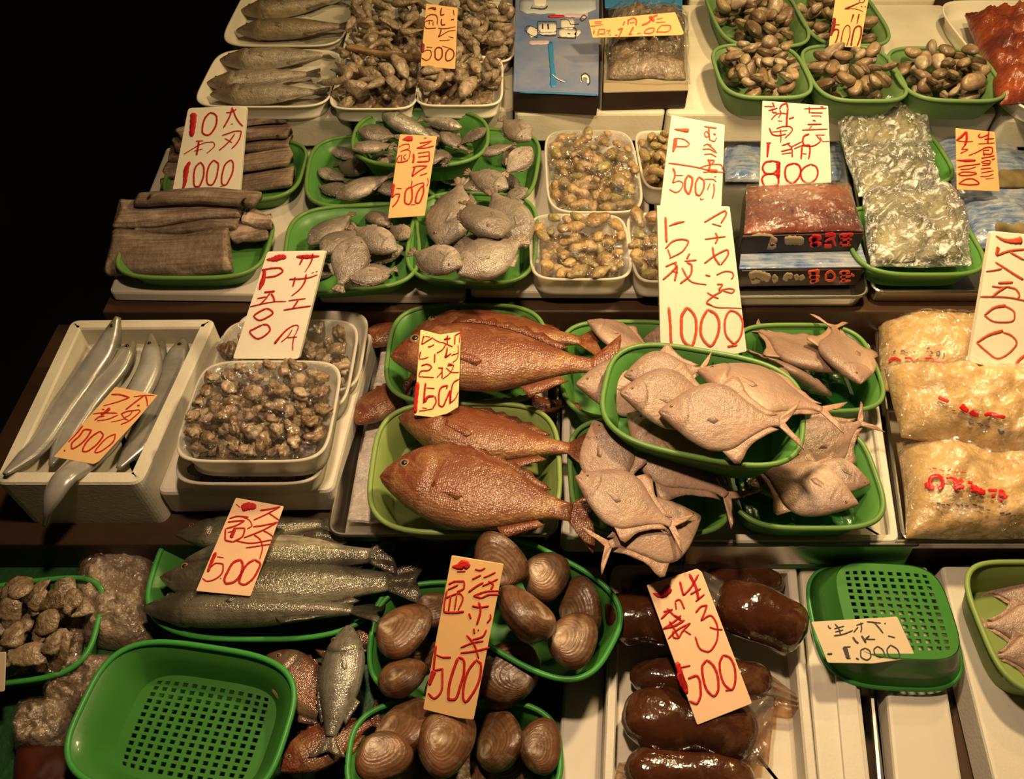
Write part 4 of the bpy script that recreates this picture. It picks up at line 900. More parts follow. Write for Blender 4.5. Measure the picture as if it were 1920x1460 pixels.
# white pomfret
W = lambda h, t, lb, **k: fish('pomfret', h, t, lb, **dict(dict(lo=.69), **k))
W((1098, 612), (1250, 660), 'pomfret at the top left, head on the back rim below the tall board', seed=31, tone=.8)
W((1205, 628), (1345, 640), 'pomfret at the back, hidden behind the tall cream board', seed=32, tone=.7)
W((1076, 735), (1310, 720), 'pomfret under the raised basket, its smooth side showing at the left', seed=33, tone=1.05)
W((1560, 742), (1370, 640), 'long edge-on pomfret along the near rim of the back right basket', seed=34, roll=.9, tilt=False, tone=.85)
W((1572, 712), (1400, 590), 'greyish pomfret lying head down to the right in the back right basket', seed=35, tone=.85, bend=.03)
W((1606, 735), (1560, 578), 'pale pomfret at the far right of the back right basket, head down', seed=36, tone=1.1)
W((1178, 800), (1400, 940), 'pomfret at the back of the front left basket, tail to the right', seed=37, bend=.03)
W((1112, 800), (1180, 960), 'pomfret at the left of the front left basket, mostly covered', seed=38)
W((1320, 955), (1100, 1046), 'pomfret whose forked tail hangs over the front edge at the lower left', seed=39, dors=-1, tone=.95)
W((1075, 905), (1302, 990), 'pale pomfret on top of the front left basket, tail pointing down right', seed=40, tone=1.08)
W((1480, 850), (1634, 790), 'grey pomfret at the back of the front right basket with its tail on the rim', seed=41, tone=.75)
W((1632, 906), (1490, 868), 'pomfret with its round head at the right rim of the front right basket', seed=42, tone=.85)
W((1398, 918), (1540, 895), 'small headed pomfret at the left of the front right basket', seed=43, tone=.7)
W((1602, 962), (1392, 850), 'large pale pomfret on top of the front right basket', seed=44, tone=1.12, bend=-.03)
B('w3', (1143, 1490, 655, 862), T2 + .156, .050, 'raised green basket of pomfret stacked on the others', 'midgreen', rotz=-.24, n=3.2, wd=(.235, .168))
W((1174, 704), (1340, 690), 'pomfret at the back left of the raised basket', seed=45, lo=.75, tone=.9)
W((1158, 752), (1400, 748), 'pinkish pomfret at the left of the raised basket', seed=46, lo=.75, tone=.95)
W((1308, 694), (1592, 784), 'pomfret at the back right of the raised basket, its tail over the rim', seed=47, lo=.76, tone=1.0)
W((1238, 772), (1506, 796), 'front pomfret on top of the raised basket, facing left', seed=48, lo=.77, tone=1.02)

# bags of noodles
def noodles(c4, th, seed, label, z, prints=()):
    c = [P(x, y, zz) for (x, y), zz in zip(c4, z if isinstance(z, (list, tuple)) else [z] * 4)]
    o = pillow('seafood_bag', c, th, M['cream'], seed, label, 'bag', amp=.25, fr=7, fold=.18, n=44, k=40)
    pillow('clear_wrap', [p + A([0, 0, .0015]) for p in c], th * 1.04 + .002, M['clear'], seed, parent=o, amp=.25, fr=7, fold=.26, n=44, k=40)
    w = [k for k in KIDS[o.name]][0]; bv = BVHTree.FromPolygons([tuple(A(v.co) + A(w.location) + A(o.location)) for v in w.data.vertices], [tuple(p.vertices) for p in w.data.polygons])
    def onto(px, py):
        h = bv.ray_cast((0, 0, CZ), Vector(ray(px, py)).normalized()); return None if h[0] is None else (A(h[0]), A([0, 0, 1.0]))
    for tx, oo, k, ink in prints:
        rb = ribbons(strokes(tx, oo, k), onto, .0008, .0005)
        if rb is not None: kid(o, mk('lettering', rb[0] - A(o.location), rb[1], M[ink], samp=False))
    return o
K2, K3 = 280 / 1858, 240 / 1844
noodles(((1640, 606), (1880, 600), (1960, 740), (1655, 735)), .050, 11, 'rear bag of cream coloured seafood with faint red print', T2 + .027,
    (("34:180,400 200,360 250,345 330,380;30:370,345 440,345 480,390 540,355;26:330,430 400,450 470,420;34:620,350 700,355 780,385 890,415;24:700,410 760,425", (1640, 620), K2, 'print_red'), ("16:230,270 260,250;16:320,265 350,250 380,270;16:390,265 410,275;14:480,265 500,270;18:650,220 680,215;18:690,260 715,275 700,290;18:770,265 800,260 805,300 775,305 770,270;18:860,275 860,325", (1640, 620), K2, 'print_grey')))
noodles(((1655, 690), (1960, 706), (2010, 880), (1690, 820)), .045, 12, 'middle bag of cream coloured seafood lying across the other two', [T2 + .070, T2 + .070, T2 + .060, T2 + .060],
    (("40:790,830 850,860 920,885;70,50:1070,930 1120,980 1160,1005;70,40:1190,1000 1230,1040 1290,1050;44:1360,1050 1440,1040 1540,1065 1620,1080", (1640, 620), K2, 'print_red'), ("18:960,990 1000,1000;18:1170,1130 1190,1160 1230,1150;18:1270,1160 1300,1150 1340,1180 1300,1185;18:1370,1180 1430,1195;30:1530,1220 1560,1260 1610,1250;26:1540,1280 1600,1275", (1640, 620), K2, 'print_grey')))
noodles(((1680, 830), (1960, 840), (2010, 1012), (1695, 1012)), .046, 13, 'front bag of cream coloured seafood with bold red print', T2 + .027,
    (("44:450,580 530,570 480,510 500,430 570,400 650,430 675,500 640,570 600,590;50:430,500 450,580;36:720,440 790,430 850,460;60:820,460 900,490 960,460;44:830,540 900,520;56:840,600 900,560 980,570;40:1030,490 1100,510;60:1060,560 1130,570 1200,620;44:1070,610 1170,610;70:1190,590 1230,640 1280,640;40:1320,605 1400,615 1450,610;70:1470,640 1530,640 1530,700;40:1370,670 1420,700;50:1560,690 1590,730;40:1490,760 1530,750;46:760,315 770,325", (1680, 840), K3, 'print_red'), ("14:480,300 500,310;14:520,290 580,300;14:620,310 690,330;14:840,340 890,350;14:930,350 1010,360", (1680, 840), K3, 'print_red'),
     ("26:585,790 640,810;26:650,815 700,820;22:720,810 770,830;26:860,810 910,830;22:930,810 960,835;22:990,830 1040,835;30:1100,810 1160,830;26:1180,840 1260,870;22:1300,890 1350,900;34:1490,940 1560,930;34:1570,960 1650,940;20:1690,970 1720,975", (1680, 840), K3, 'print_grey')))
# ---------------------------------------------------------------- middle tier contents
def plank(a, b, w, th, label, seed, z=None, tone=1.0, q=.9, col=(.33, .25, .195), tilt=0.):
    zz = z or .76; p, r = P(*a, zz), P(*b, zz); L = np.linalg.norm(r - p); n = 40; t = np.linspace(0, 1, n)
    path = np.stack([(t - .5) * L, .004 * np.sin(t * 5 + seed), .0015 * np.sin(t * 7 + seed)], 1)
    e = np.ones(n); e[0] = e[-1] = .93
    v, f = path_loft(path, w * e * (1 + .07 * np.sin(t * 6 + seed)), th * e, 30, sq=3.2); v = v + np.stack([.0016 * nz(v, 883 + seed, 70, 3), .0022 * nz(v, 884 + seed, 55, 3), .0022 * nz(v * [.4, 1, 1], 885 + seed, 90, 3)], 1)
    v[:, 0] += .008 * nz(v[:, 1:2] * [[1, 0, 0]], 887 + seed, 110, 2) * np.sign(v[:, 0]) * (np.abs(v[:, 0]) > L * .4)
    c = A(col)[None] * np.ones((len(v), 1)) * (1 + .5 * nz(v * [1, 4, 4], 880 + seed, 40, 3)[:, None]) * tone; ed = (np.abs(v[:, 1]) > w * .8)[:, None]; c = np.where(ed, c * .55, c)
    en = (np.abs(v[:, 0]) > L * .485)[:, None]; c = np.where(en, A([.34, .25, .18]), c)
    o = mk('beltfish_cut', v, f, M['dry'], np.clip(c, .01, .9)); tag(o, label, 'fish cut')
    d = r - p; R = rot(0, 0, math.atan2(d[1], d[0])) @ rot(tilt, 0, 0); mx, my = (a[0] + b[0]) / 2, (a[1] + b[1]) / 2
    if z is None: drop(o, mx, my, R, q, p=SAMP[o.data.name])
    else: put(o, P(mx, my, z), R)
    return o
plank((300, 357), (556, 330), .026, .006, 'lowest beltfish cut in the rear basket, right of the white board', 1)
plank((312, 322), (548, 292), .024, .006, 'second lowest beltfish cut in the rear basket', 2)
plank((318, 288), (548, 262), .022, .006, 'third beltfish cut from the bottom in the rear basket', 3, tone=.8)
plank((326, 268), (546, 244), .020, .006, 'fourth beltfish cut from the bottom in the rear basket', 4)
plank((335, 248), (540, 214), .018, .005, 'topmost thin beltfish cut in the rear basket', 5, tone=1.3)
plank((433, 441), (500, 430), .022, .006, 'short beltfish cut sticking out to the right in the front basket', 6, tone=1.2)
plank((455, 408), (512, 414), .016, .005, 'small curled beltfish cut at the back right of the front basket', 7, tone=1.5)
plank((208, 478), (432, 470), .036, .011, 'broad dark brown beltfish cut at the front of the stack', 8, tone=.62, tilt=.35)
plank((262, 420), (448, 415), .022, .007, 'darker beltfish cut in the middle of the front stack', 9, tone=.7)
plank((226, 398), (450, 385), .026, .007, 'wide grey beltfish cut near the top of the front stack', 10, tone=1.15, tilt=.3)
plank((258, 370), (484, 372), .018, .006, 'topmost beltfish cut at the back of the front stack', 11, tone=.85)

def ff(c, basketname, lb, seed, tn=1.0, kind='filefish', w=None, **k): return fish(kind, c[:2], c[2:], lb, group=None, seed=seed, tone=tn, lo=.75, small=True, fins=True, **k)
S = 100
for bk, key, nf in (('back left', 'f1', 6), ('back right', 'f2', 6), ('front left', 'f3', 7), ('front right', 'f4', 7)):
    T = BK[key]; rr = random.Random(key)
    for i in range(nf):
        an = rr.uniform(0, 6.28); x, y = T['c'][0] + rr.uniform(-.33, .33) * T['W'], T['c'][1] + rr.uniform(-.33, .33) * T['D']; l = rr.uniform(.055, .07)
        pj = lambda X, Y, Z: (960 + F * X / (Y * CP - (Z - CZ) * SP), 730 - F * (Y * SP + (Z - CZ) * CP) / (Y * CP - (Z - CZ) * SP))
        q0, q1 = pj(x - l / 2 * math.cos(an), y - l / 2 * math.sin(an), .73), pj(x + l / 2 * math.cos(an), y + l / 2 * math.sin(an), .73)
        fish('filefish', q0, q1, 'dark small grey fish underneath the others in the %s basket' % bk, group='small grey fish at the bottom of the %s basket' % bk, seed=500 + i, tone=rr.uniform(.6, .9), lo=.73, small=True)
for bk, L in (('back left basket', (((616, 276, 676, 296), 'pale small grey fish at the back', 1.1), ((597, 318, 652, 340), 'pale round small grey fish at the left rim', 1.2), ((690, 326, 626, 300), 'dark small grey fish in the middle', .62), ((627, 362, 742, 336), 'long silvery small grey fish at the near rim', 1.25))),
              ('back right basket', (((815, 322, 880, 340), 'silvery small grey fish half under the raised basket', .9), ((992, 262, 940, 222), 'silvery small grey fish at the back with its tail up', 1.1), ((996, 284, 945, 322), 'pale white small grey fish at the right rim', 1.45), ((902, 284, 966, 276), 'dark square small grey fish at the back', .7), ((950, 352, 874, 322), 'large grey small grey fish at the front', .85))),
              ('front left basket', (((578, 458, 664, 398), 'grey small grey fish at the upper left', .8), ((608, 482, 670, 420), 'grey small grey fish second from the upper left', .8), ((728, 430, 690, 384), 'slim small grey fish at the top', .85), ((768, 452, 728, 416), 'small grey fish at the right rim', .8), ((758, 470, 680, 482), 'small grey fish tucked below the middle one', .85), ((674, 455, 632, 536), 'small grey fish lying tail down at the near rim', .85), ((724, 512, 640, 524), 'small grey fish along the near rim', 1.0), ((744, 462, 656, 430), 'large pale small grey fish in the middle', 1.1))),
              ('front right basket', (((984, 450, 920, 366), 'dark small grey fish at the upper right', .68), ((826, 450, 868, 346), 'large pale small grey fish at the upper left', 1.05), ((846, 466, 960, 462), 'small grey fish facing left in the middle', .95), ((858, 512, 988, 446), 'long small grey fish with raised tail at the near rim', 1.1), ((866, 508, 766, 462), 'broad diamond shaped small grey fish at the lower left', 1.1), ((938, 458, 872, 362), 'slim brown small grey fish on top', .75)))):
    for c, d, tn in L:
        S += 1; ff(c, bk, '%s of the %s' % (d, bk), S, tn)
B('f5', (662, 916, 205, 312), T3 + .100, .040, 'small raised green basket of small grey fish stacked on the others', 'midgreen', taper=.78, n=2.7)
rr = random.Random(5)
for i in range(7): 
    x, y = BK['f5']['c'][0] + rr.uniform(-.28, .28) * BK['f5']['W'], BK['f5']['c'][1] + rr.uniform(-.28, .28) * BK['f5']['D']; an = rr.uniform(0, 6.28)
    q0, q1 = pj(x - .033 * math.cos(an), y - .033 * math.sin(an), .77), pj(x + .033 * math.cos(an), y + .033 * math.sin(an), .77)
    fish('filefish', q0, q1, 'dark small grey fish underneath the others in the small raised basket', group='small grey fish at the bottom of the raised basket', seed=540 + i, tone=rr.uniform(.6, .9), lo=.76, small=True)
for c, d, tn, kd in (((672, 252, 748, 250), 'dark small grey fish at the left', .45, 'filefish'), ((660, 288, 742, 262), 'pale small grey fish at the lower left', .9, 'filefish'), ((912, 246, 856, 268), 'dark small grey fish at the right', .5, 'filefish'), ((800, 290, 730, 282), 'small grey fish at the near rim', .9, 'filefish'), ((866, 240, 782, 222), 'broad pale small grey fish at the back', 1.3, 'silverfish'), ((716, 224, 830, 258), 'silver fish lying across the top', 1.1, 'silverfish')):
    S += 1; ff(c, '', '%s of the small raised basket' % d, S, tn, kd)

# shelled clam meat trays
MP = strip_protos('clam_meat', M['meat'], .046, .0095, .007, [(.38, .235, .09), (.26, .165, .06), (.48, .33, .15), (.20, .15, .055)], 8, 5) + lump_protos('clam_meat', M['meat'], .011, [(.50, .32, .12), (.34, .22, .09), (.30, .26, .09)], 4, 6, .35, 2.5)
for bx, lb, sd, cnt, film in (((1196, 1300, 244, 354), 'half hidden tray of shelled clam meat behind the 500 board', 1, 46, False), ((1180, 1290, 398, 528), 'half hidden tray of shelled clam meat left of the tall 1000 board', 2, 46, True), ((1022, 1198, 243, 398), 'rear clear tray of shelled clam meat', 3, 92, True), ((992, 1181, 400, 524), 'front clear tray of shelled clam meat', 4, 92, True)):
    T = food_tray(bx, T3 + .062, .036, lb, film=film, seed=sd + 20, n=5)
    bed('clam_meat_bed', T, .020, (.22, .14, .05), M['meat'], 'bed of clam meat in the %s' % lb.replace(' of shelled clam meat', ''), 'clam meat', 20 + sd)
    pieces('clam_meat', T, MP, cnt, T['zr'] + .005, 'tan piece of clam meat in the %s' % lb.replace(' of shelled clam meat', ''), 'clam meat', 'shelled clam meat in the %s' % lb.replace(' of shelled clam meat', ''), 60 + sd, inner=.88, flat=.3, sz=.9)

# sweet shrimp cartons
def carton(pts, z0, z1, label, band, prints):
    p = round_poly(quad(pts, z1), .002, 2); c = A([*p.mean(0), z0]); v, f = prism(p, z0, z1, .0015); o = mk('shrimp_carton', v - c, f, M['boxdark'], smooth=False); tag(o, label, 'carton')
    a, b = P(*pts[0], z1), P(*pts[1], z1); nrm = A([0, -1.0, 0])
    def onto(px, py):
        d = ray(px, py); y0 = a[1] + (b[1] - a[1]) * .5 - .0008; k = y0 / d[1]; return A([0, 0, CZ]) + d * k, nrm
    for tx, oo, k, ink in prints:
        rb = ribbons(strokes(tx, oo, k), onto, .0006, .0005)
        if rb is not None: kid(o, mk('lettering', rb[0] - c, rb[1], M[ink], samp=False))
    put(o, c); return o
KS = 270 / 1714
cz = T3 + .010
carton(((1390, 508), (1622, 505), (1600, 412), (1396, 412)), cz, cz + .032, 'lower dark carton of sweet shrimp with a blue lid', None,
    (("90:220,1200 300,1170 400,1190 470,1220;60:240,1250 350,1230;50:500,1180 540,1220 500,1250;60:640,1240 680,1180 740,1190;50:770,1170 800,1230;60:830,1180 860,1230", (1370, 330), KS, 'carton'), ("50:920,1150 1060,1130;40:930,1200 1060,1190;50:990,1120 980,1260;40:940,1260 1050,1230;o34:1130,1160 1190,1130 1240,1190 1200,1240 1140,1230;40:1290,1150 1420,1140;34:1300,1200 1430,1190;40:1350,1120 1340,1250;34:1300,1250 1430,1240;34:1430,1160 1470,1190", (1370, 330), KS, 'red_ink2')))
lo_ = [o for o in COL.objects if o.name == 'shrimp_carton'][0]; ld = slab('blue_lid', ((1386, 503), (1628, 499), (1600, 412), (1396, 412)), cz + .0325, cz + .036, M['blueplastic'], None, None, .002, .001); ld.parent = lo_; ld.matrix_parent_inverse = lo_.matrix_world.inverted(); ld['label'] = 'blue and white printed lid'
up_ = carton(((1392, 443), (1622, 438), (1594, 350), (1400, 348)), cz + .037, cz + .070, 'upper dark carton of sweet shrimp, open under clear film', None,
    (("120,90:250,800 330,740 440,740 540,800;70:240,830 540,830;90:640,770 720,760 870,770", (1370, 330), KS, 'carton'), ("60:930,760 1080,720;50:940,820 1080,800;60:1000,690 1000,840;40:1120,700 1220,690 1230,740;34:1120,780 1200,740 1250,830;44:1110,830 1200,830;40:1290,710 1460,690;34:1300,760 1440,750;34:1320,690 1310,830;34:1400,690 1400,820;30:1300,820 1430,820", (1370, 330), KS, 'print_red')))
cs = [P(x, y, cz + .0715) for x, y in ((1398, 350), (1592, 347), (1618, 435), (1394, 440))]
def shr(v):
    g = nz(v * [10, 55, 10], 891, 2.2, 4)[:, None]; return np.clip(A([.115, .028, .014]) * (1 + .75 * g) + A([.08, .04, .024]) * np.clip(nz(v * [12, 40, 10], 892, 2, 3), 0, 1)[:, None], .02, .9)
sp = pillow('packed_shrimp', cs, .010, M['shrimp'], 21, 'block of red sweet shrimp in the open upper carton', 'shrimp', amp=.25, fr=20, col=shr, flatb=.02, fold=.2); sp['kind'] = 'stuff'
pillow('clear_wrap', [p + A([0, 0, .003]) for p in cs], .014, M['clearwet'], 22, parent=up_, amp=.3, fr=9, fold=.5, flatb=.02)
# blue packages behind the cartons
def package(c4, th, seed, label, z, m='blueplastic', dz=0, dark=None):
    c = [P(x, y, z) for x, y in c4]; o = pillow('blue_package', c, th, M[m], seed, label, 'package', amp=.15, fr=10, fold=.3)
    if dark:
        d = [P(x, y, z + th * 1.0) for x, y in dark]; cl = lambda v: np.clip(A([.17, .13, .06]) * (1 + .7 * nz(v, 893 + seed, 90, 3)[:, None]), .01, .9)
        pillow('packed_fish', d, .004, M['olivemeat'], seed + 1, parent=o, amp=.3, col=cl, flatb=.1)
    return o
z3_ = T3 + .030
package(((1352, 250), (1440, 250), (1425, 342), (1358, 342)), .012, 31, 'blue and white package between the 500 and 800 boards', T3 + .008)
package(((1540, 252), (1580, 252), (1592, 340), (1545, 340)), .012, 32, 'blue and white package showing right of the 800 board', T3 + .008)
package(((1744, 222), (1898, 226), (1912, 290), (1752, 286)), .016, 33, 'long dark blue package at the back right of the middle tier', z3_)
package(((1764, 282), (1925, 282), (1950, 384), (1778, 380)), .016, 34, 'blue package of dark fish behind the orange 1000 tag', z3_, dark=((1870, 318), (1925, 318), (1935, 352), (1872, 352)))
package(((1800, 372), (1945, 372), (1975, 470), (1822, 466)), .018, 35, 'blue package of dark fish at the right edge of the middle tier', z3_, dark=((1866, 418), (1925, 418), (1935, 448), (1868, 448)))
# crinkled clear bags
def clearbag(c4, z, th, seed, label):
    c = [P(x, y, zz) for (x, y), zz in zip(c4, z)]; g = sum(c) / 4
    cl = lambda v: np.clip(A([.20, .18, .085]) * (1 + .7 * nz(v, 895 + seed, 55, 3)[:, None]) + A([.02, .01, .13]) * np.clip(nz(v, 899 + seed, 40, 2) * 2 - .5, 0, 1)[:, None], .01, .9)
    o = pillow('clear_fish_bag', [p * .86 + g * .14 + A([0, 0, .001]) for p in c], th * .7, M['olivemeat'], seed, label, 'bag', amp=.3, fr=10, col=cl, fold=.2)
    pillow('crinkled_film', c, th, M['silverfilm'], seed + 3, parent=o, amp=.3, fr=8, fold=.8, n=50, k=46); return o
clearbag(((1566, 226), (1722, 190), (1750, 268), (1584, 286)), [T3 + .085, T3 + .085, T3 + .066, T3 + .066], .022, 41, 'rearmost crinkled clear bag leaning against the top tier')
clearbag(((1580, 280), (1740, 270), (1768, 350), (1606, 372)), [T3 + .065, T3 + .065, T3 + .056, T3 + .056], .022, 42, 'middle crinkled clear bag with purple tinted contents')
clearbag(((1614, 356), (1798, 350), (1826, 500), (1628, 504)), [T3 + .056, T3 + .056, T3 + .054, T3 + .054], .022, 43, 'frontmost crinkled clear bag in its green basket')

# ---------------------------------------------------------------- top tier contents
TW = 'traywhite'
t1 = food_tray((440, 662, -40, 86), T4 + .034, .032, 'white tray of two dark whole fish at the top left', TW, film=False)
t2 = food_tray((384, 632, 92, 200), T4 + .030, .028, 'white tray of pale bellied whole fish, second at the left', TW, film=False)
fish('flathead', (448, 25), (660, -8), 'dark speckled fish at the back of the top left tray', seed=201, lo=.82, tone=1.0, tilt=False, bend=.04)
fish('flathead', (442, 58), (668, 48), 'dark speckled fish at the front of the top left tray', seed=202, lo=.82, tone=1.0, tilt=False)
fish('palehead', (406, 115), (640, 100), 'brown headed pale fish at the back of the second tray', seed=203, lo=.82, tone=1.0, tilt=False)
fish('palehead', (384, 158), (606, 136), 'brown headed pale fish in the middle of the second tray', seed=204, lo=.82, tone=1.1, tilt=False)
fish('palehead', (392, 178), (622, 172), 'pale fish along the near rim of the second tray', seed=205, lo=.82, tone=.9, tilt=False)
QP = lump_protos('seafood_piece', M['meat'], .015, [(.40, .31, .21), (.26, .19, .12), (.46, .37, .27)], 8, 8, .5, 2.8, (1.3, .75, .6)) + strip_protos('seafood_piece', M['meat'], .045, .007, .006, [(.42, .33, .23), (.30, .22, .14)], 4, 12, curv=5)
for bx, lb, sd, cnt in (((652, 812, 2, 112), 'back left tray', 1, 30), ((816, 968, 2, 116), 'back right tray', 2, 32), ((626, 788, 104, 204), 'front left tray', 3, 32), ((782, 944, 104, 198), 'front right tray', 4, 34)):
    T = food_tray(bx, T4 + .030, .028, 'white tray of beige seafood pieces, %s of four' % lb, TW, film=False)
    bed('seafood_bed', T, .017, (.22, .155, .10), M['meat'], 'bed of beige seafood under the loose pieces in the %s of the four beige seafood trays' % lb, 'seafood', 30 + sd)
    pieces('seafood_piece', T, QP, cnt + 10, T4 + .060, 'beige seafood piece in the %s of the four beige seafood trays' % lb, 'seafood', 'beige seafood pieces in the %s' % lb, 80 + sd, inner=.84, sz=.95)
    if sd == 2:
        pass
o = plank((652, 92), (792, 112), .008, .005, 'long brown strip lying between the beige seafood trays', 77, z=T4 + .060, tone=.9, col=(.40, .24, .10))
# blue carton and its neighbour
def topbox(pts, z0, z1, mtop, label, prints=(), front=None):
    p = round_poly(quad(pts, z1), .002, 2); c = A([*p.mean(0), z0]); v, f = prism(p, z0, z1 - .003, .0015); o = mk('carton', v - c, f, M['boxdark'], smooth=False); tag(o, label, 'carton')
    v, f = prism(p, z1 - .003, z1, .001); kid(o, mk('lid', v - c, f, M[mtop], smooth=False))
    onto = lambda px, py: (P(px, py, z1), A([0, 0, 1.0]))
    for i, (tx, ink) in enumerate(prints):
        rb = ribbons(strokes(tx, (960, 0), 350 / 1920), onto, .0003 + .0002 * i, .0004)
        if rb is not None: kid(o, mk('marking', rb[0] - c, rb[1], M[ink], samp=False))
    put(o, c); return o
topbox(((962, 170), (1122, 178), (1125, -170), (972, -170)), T4 + .001, T4 + .040, 'blue', 'blue printed carton with line drawings on its lid',
    (("50,40,60:395,430 405,600 420,780 425,900;20:80,950 500,960 880,980", 'bluedeep'), ("40:170,440 380,435;70:440,135 640,140 780,150", 'pinkpale'), ("150:80,60 500,60 860,50", 'bluepale'),
     ("70,90:165,300 210,330 240,370;30:270,350 460,345;80:270,290 460,290;90:500,250 640,250;70:480,340 660,350;60:660,330 690,360;80:220,20 350,20;34:720,850 710,800 750,785 785,810 780,860", 'printwhite'), ("8:265,225 455,225 455,370 270,345 265,225;20:315,250 315,305;22:370,250 375,310;8:500,205 580,215 610,260 690,250;o10:700,200 740,160 765,180 720,220;8:460,300 660,310 650,400 470,390;8:130,300 170,270 260,300;8:260,310 260,390 180,360 130,310;12:570,350 600,355;14,20:190,90 360,75 365,65;8:210,60 200,95;16:725,850 710,800 750,760 790,790 800,850 780,880", 'grey_ink'), ("26:370,175 540,170", 'print_red'), ("10:410,770 470,820 550,855", 'printwhite')))
tb2 = topbox(((1131, 172), (1291, 168), (1286, 60), (1134, 60)), T4 + .001, T4 + .036, 'carton', 'dark carton with a buff lid under the bag of grey shellfish')
topbox(((1134, 14), (1280, 18), (1276, -170), (1130, -170)), T4 + .001, T4 + .036, 'bluedeep', 'second blue carton behind the bag of grey shellfish')
cg = [P(x, y, T4 + .038) for x, y in ((1140, 16), (1292, 24), (1294, 158), (1128, 158))]
gcol = lambda v: np.clip(A([.14, .10, .065]) * (1 + .9 * nz(v, 896, 70, 4)[:, None]), .01, .9)
o = pillow('shellfish_bag', [p * .9 + (sum(cg) / 4) * .1 + A([0, 0, .001]) for p in cg], .028, M['meat'], 51, 'clear bag of grey brown shellfish meat on the dark carton', 'bag', amp=.5, fr=16, fold=.4, col=gcol)
pillow('clear_wrap', cg, .034, M['clearwet'], 52, parent=o, amp=.4, fr=12, fold=.5)
# small clams
CPs = []
for i in range(8):
    r = random.Random(900 + i); a = .0165 * r.uniform(.85, 1.15); cl = [(.30, .21, .12), (.38, .28, .16), (.22, .15, .085), (.44, .35, .23)][i % 4]; b = A(cl)
    u = valve(a, a * .76, a * .46, 900 + i, 12, 20, base=b, edge=b * .75, umbo=b * 1.2); d = valve(a, a * .76, a * .44, 900 + i, 12, 20, base=b * .9, edge=b * .7, umbo=b * 1.1, up=-1); v, f, c = join([u, d]); CPs.append(proto(v, f, M['shell'], c, 'small_clam'))
for k, nm, cnt in (('k1', 'back left', 30), ('k2', 'back right', 28), ('k3', 'front left', 34), ('k4', 'front middle', 34), ('k5', 'front right', 32)):
    pieces('small_clam', BK[k], CPs, cnt + 16, T4 + .064, 'small brown clam in the %s pale green basket' % nm, 'clam', 'small clams in the %s basket' % nm, int(k[1]) * 3 + 100 + cnt + int(k[1]), inner=.70, flat=.7, q=.97)
# red seafood tray at the right
T = food_tray((1822, 2080, 0, 216), T4 + .034, .030, 'white tray of red shredded seafood at the top right corner', TW, film=False)
cr = [P(x, y, T4 + .035) for x, y in ((1806, 28), (2030, 16), (2066, 186), (1872, 200))]
rc = lambda v: np.clip(A([.20, .042, .014]) * (1 + .8 * nz(v * [1, 2, 1], 897, 60, 4)[:, None]) + A([.26, .13, .05]) * np.clip(nz(v, 898, 45, 3) * 1.5 - .2, 0, 1)[:, None], .02, .9)
tag(pillow('red_seafood', cr, .034, M['redsea'], 61, 'heap of red shredded seafood in the top right tray', 'seafood', amp=.45, fr=18, fold=.45, col=rc, flatb=.05, n=50, k=50), None, None, kind='stuff')
# ---------------------------------------------------------------- price boards and tags
sign([(345, 100), (1235, 72), (1125, 1425), (98, 1395)], (390, 360), .752, 38, """
86,78,60:435,175 425,330 400,535;o30:680,172 610,250 570,380 565,460 600,502 650,512 740,430 782,330 786,240 745,185;22:930,170 1000,165 1085,118;26:1022,90 990,210 940,310 888,400;26:1030,110 1070,225 1120,310 1182,378;10:1000,345 1036,342;
22:868,517 980,480 1080,450 1158,455 1135,560 1080,650 1012,718;22:1062,492 990,590 900,680 820,745;18:908,563 960,590 1018,628;18:468,604 580,598;34:515,600 500,700 478,815;16:285,802 400,732 520,662 650,622 742,626 755,668 700,732 635,788;14:440,755 570,722;
34,70,50,22:378,915 330,1010 312,1120 300,1230 262,1358;o30:538,922 470,990 440,1090 436,1200 460,1292 502,1296 560,1210 590,1080 582,980;o28:740,890 680,960 640,1080 634,1180 660,1264 700,1272 770,1180 800,1060 812,955;o28:1002,886 920,950 880,1060 860,1180 875,1262 910,1272 980,1180 1030,1060 1037,940;14:836,1290 920,1278;18:362,1390 392,1382""",
    (310, 190), 180 / 1460, 'thick cream board with rounded corners reading 10 and 1000, standing in the cut beltfish', 'white_sign', 'red_ink', .009, r=.006, name='price_board', cat='price board')
sign([(452, 72), (1146, 60), (822, 1352), (38, 1350)], (500, 672), .752, 42, """
14,64,44:445,168 540,160 600,140 680,135;26,44,14:800,135 940,132 1076,126;34,20:884,112 868,170 838,228;28,18,8:996,95 985,170 940,260 900,318;28,40,50,18:390,290 420,300 412,380 358,528;24:405,290 520,270 620,275 640,300 580,350 440,380;
24,20,14:716,402 850,396 960,380 1052,345;22:786,375 775,430 758,488;26,14:918,340 905,420 850,510 742,600;10:985,328 1010,318;10:1030,312 1054,308;26,30:418,556 545,542;18:335,632 440,608;20:490,560 430,640 360,710;26:500,570 530,620 540,668;18,12:250,728 400,692 540,668 680,664;
16:708,656 830,640 912,630;22:822,650 790,700 756,750;20:648,768 800,742 976,718;o24:440,748 340,800 296,838 360,888 460,850 522,800 480,758;o24:400,940 300,990 246,1022 340,1108 440,1060 488,1000 460,945;
36,18,12:540,1168 620,1070 700,990 800,945 826,960 790,1060;14:752,1000 700,1080 620,1148;14:690,1096 810,1086;16:780,1060 760,1150 758,1246""",
    (430, 460), 200 / 1270, 'thick cream board reading 500 standing in the turban shell trays', 'white_sign', 'red_ink', .010, r=.004, name='price_board', cat='price board')
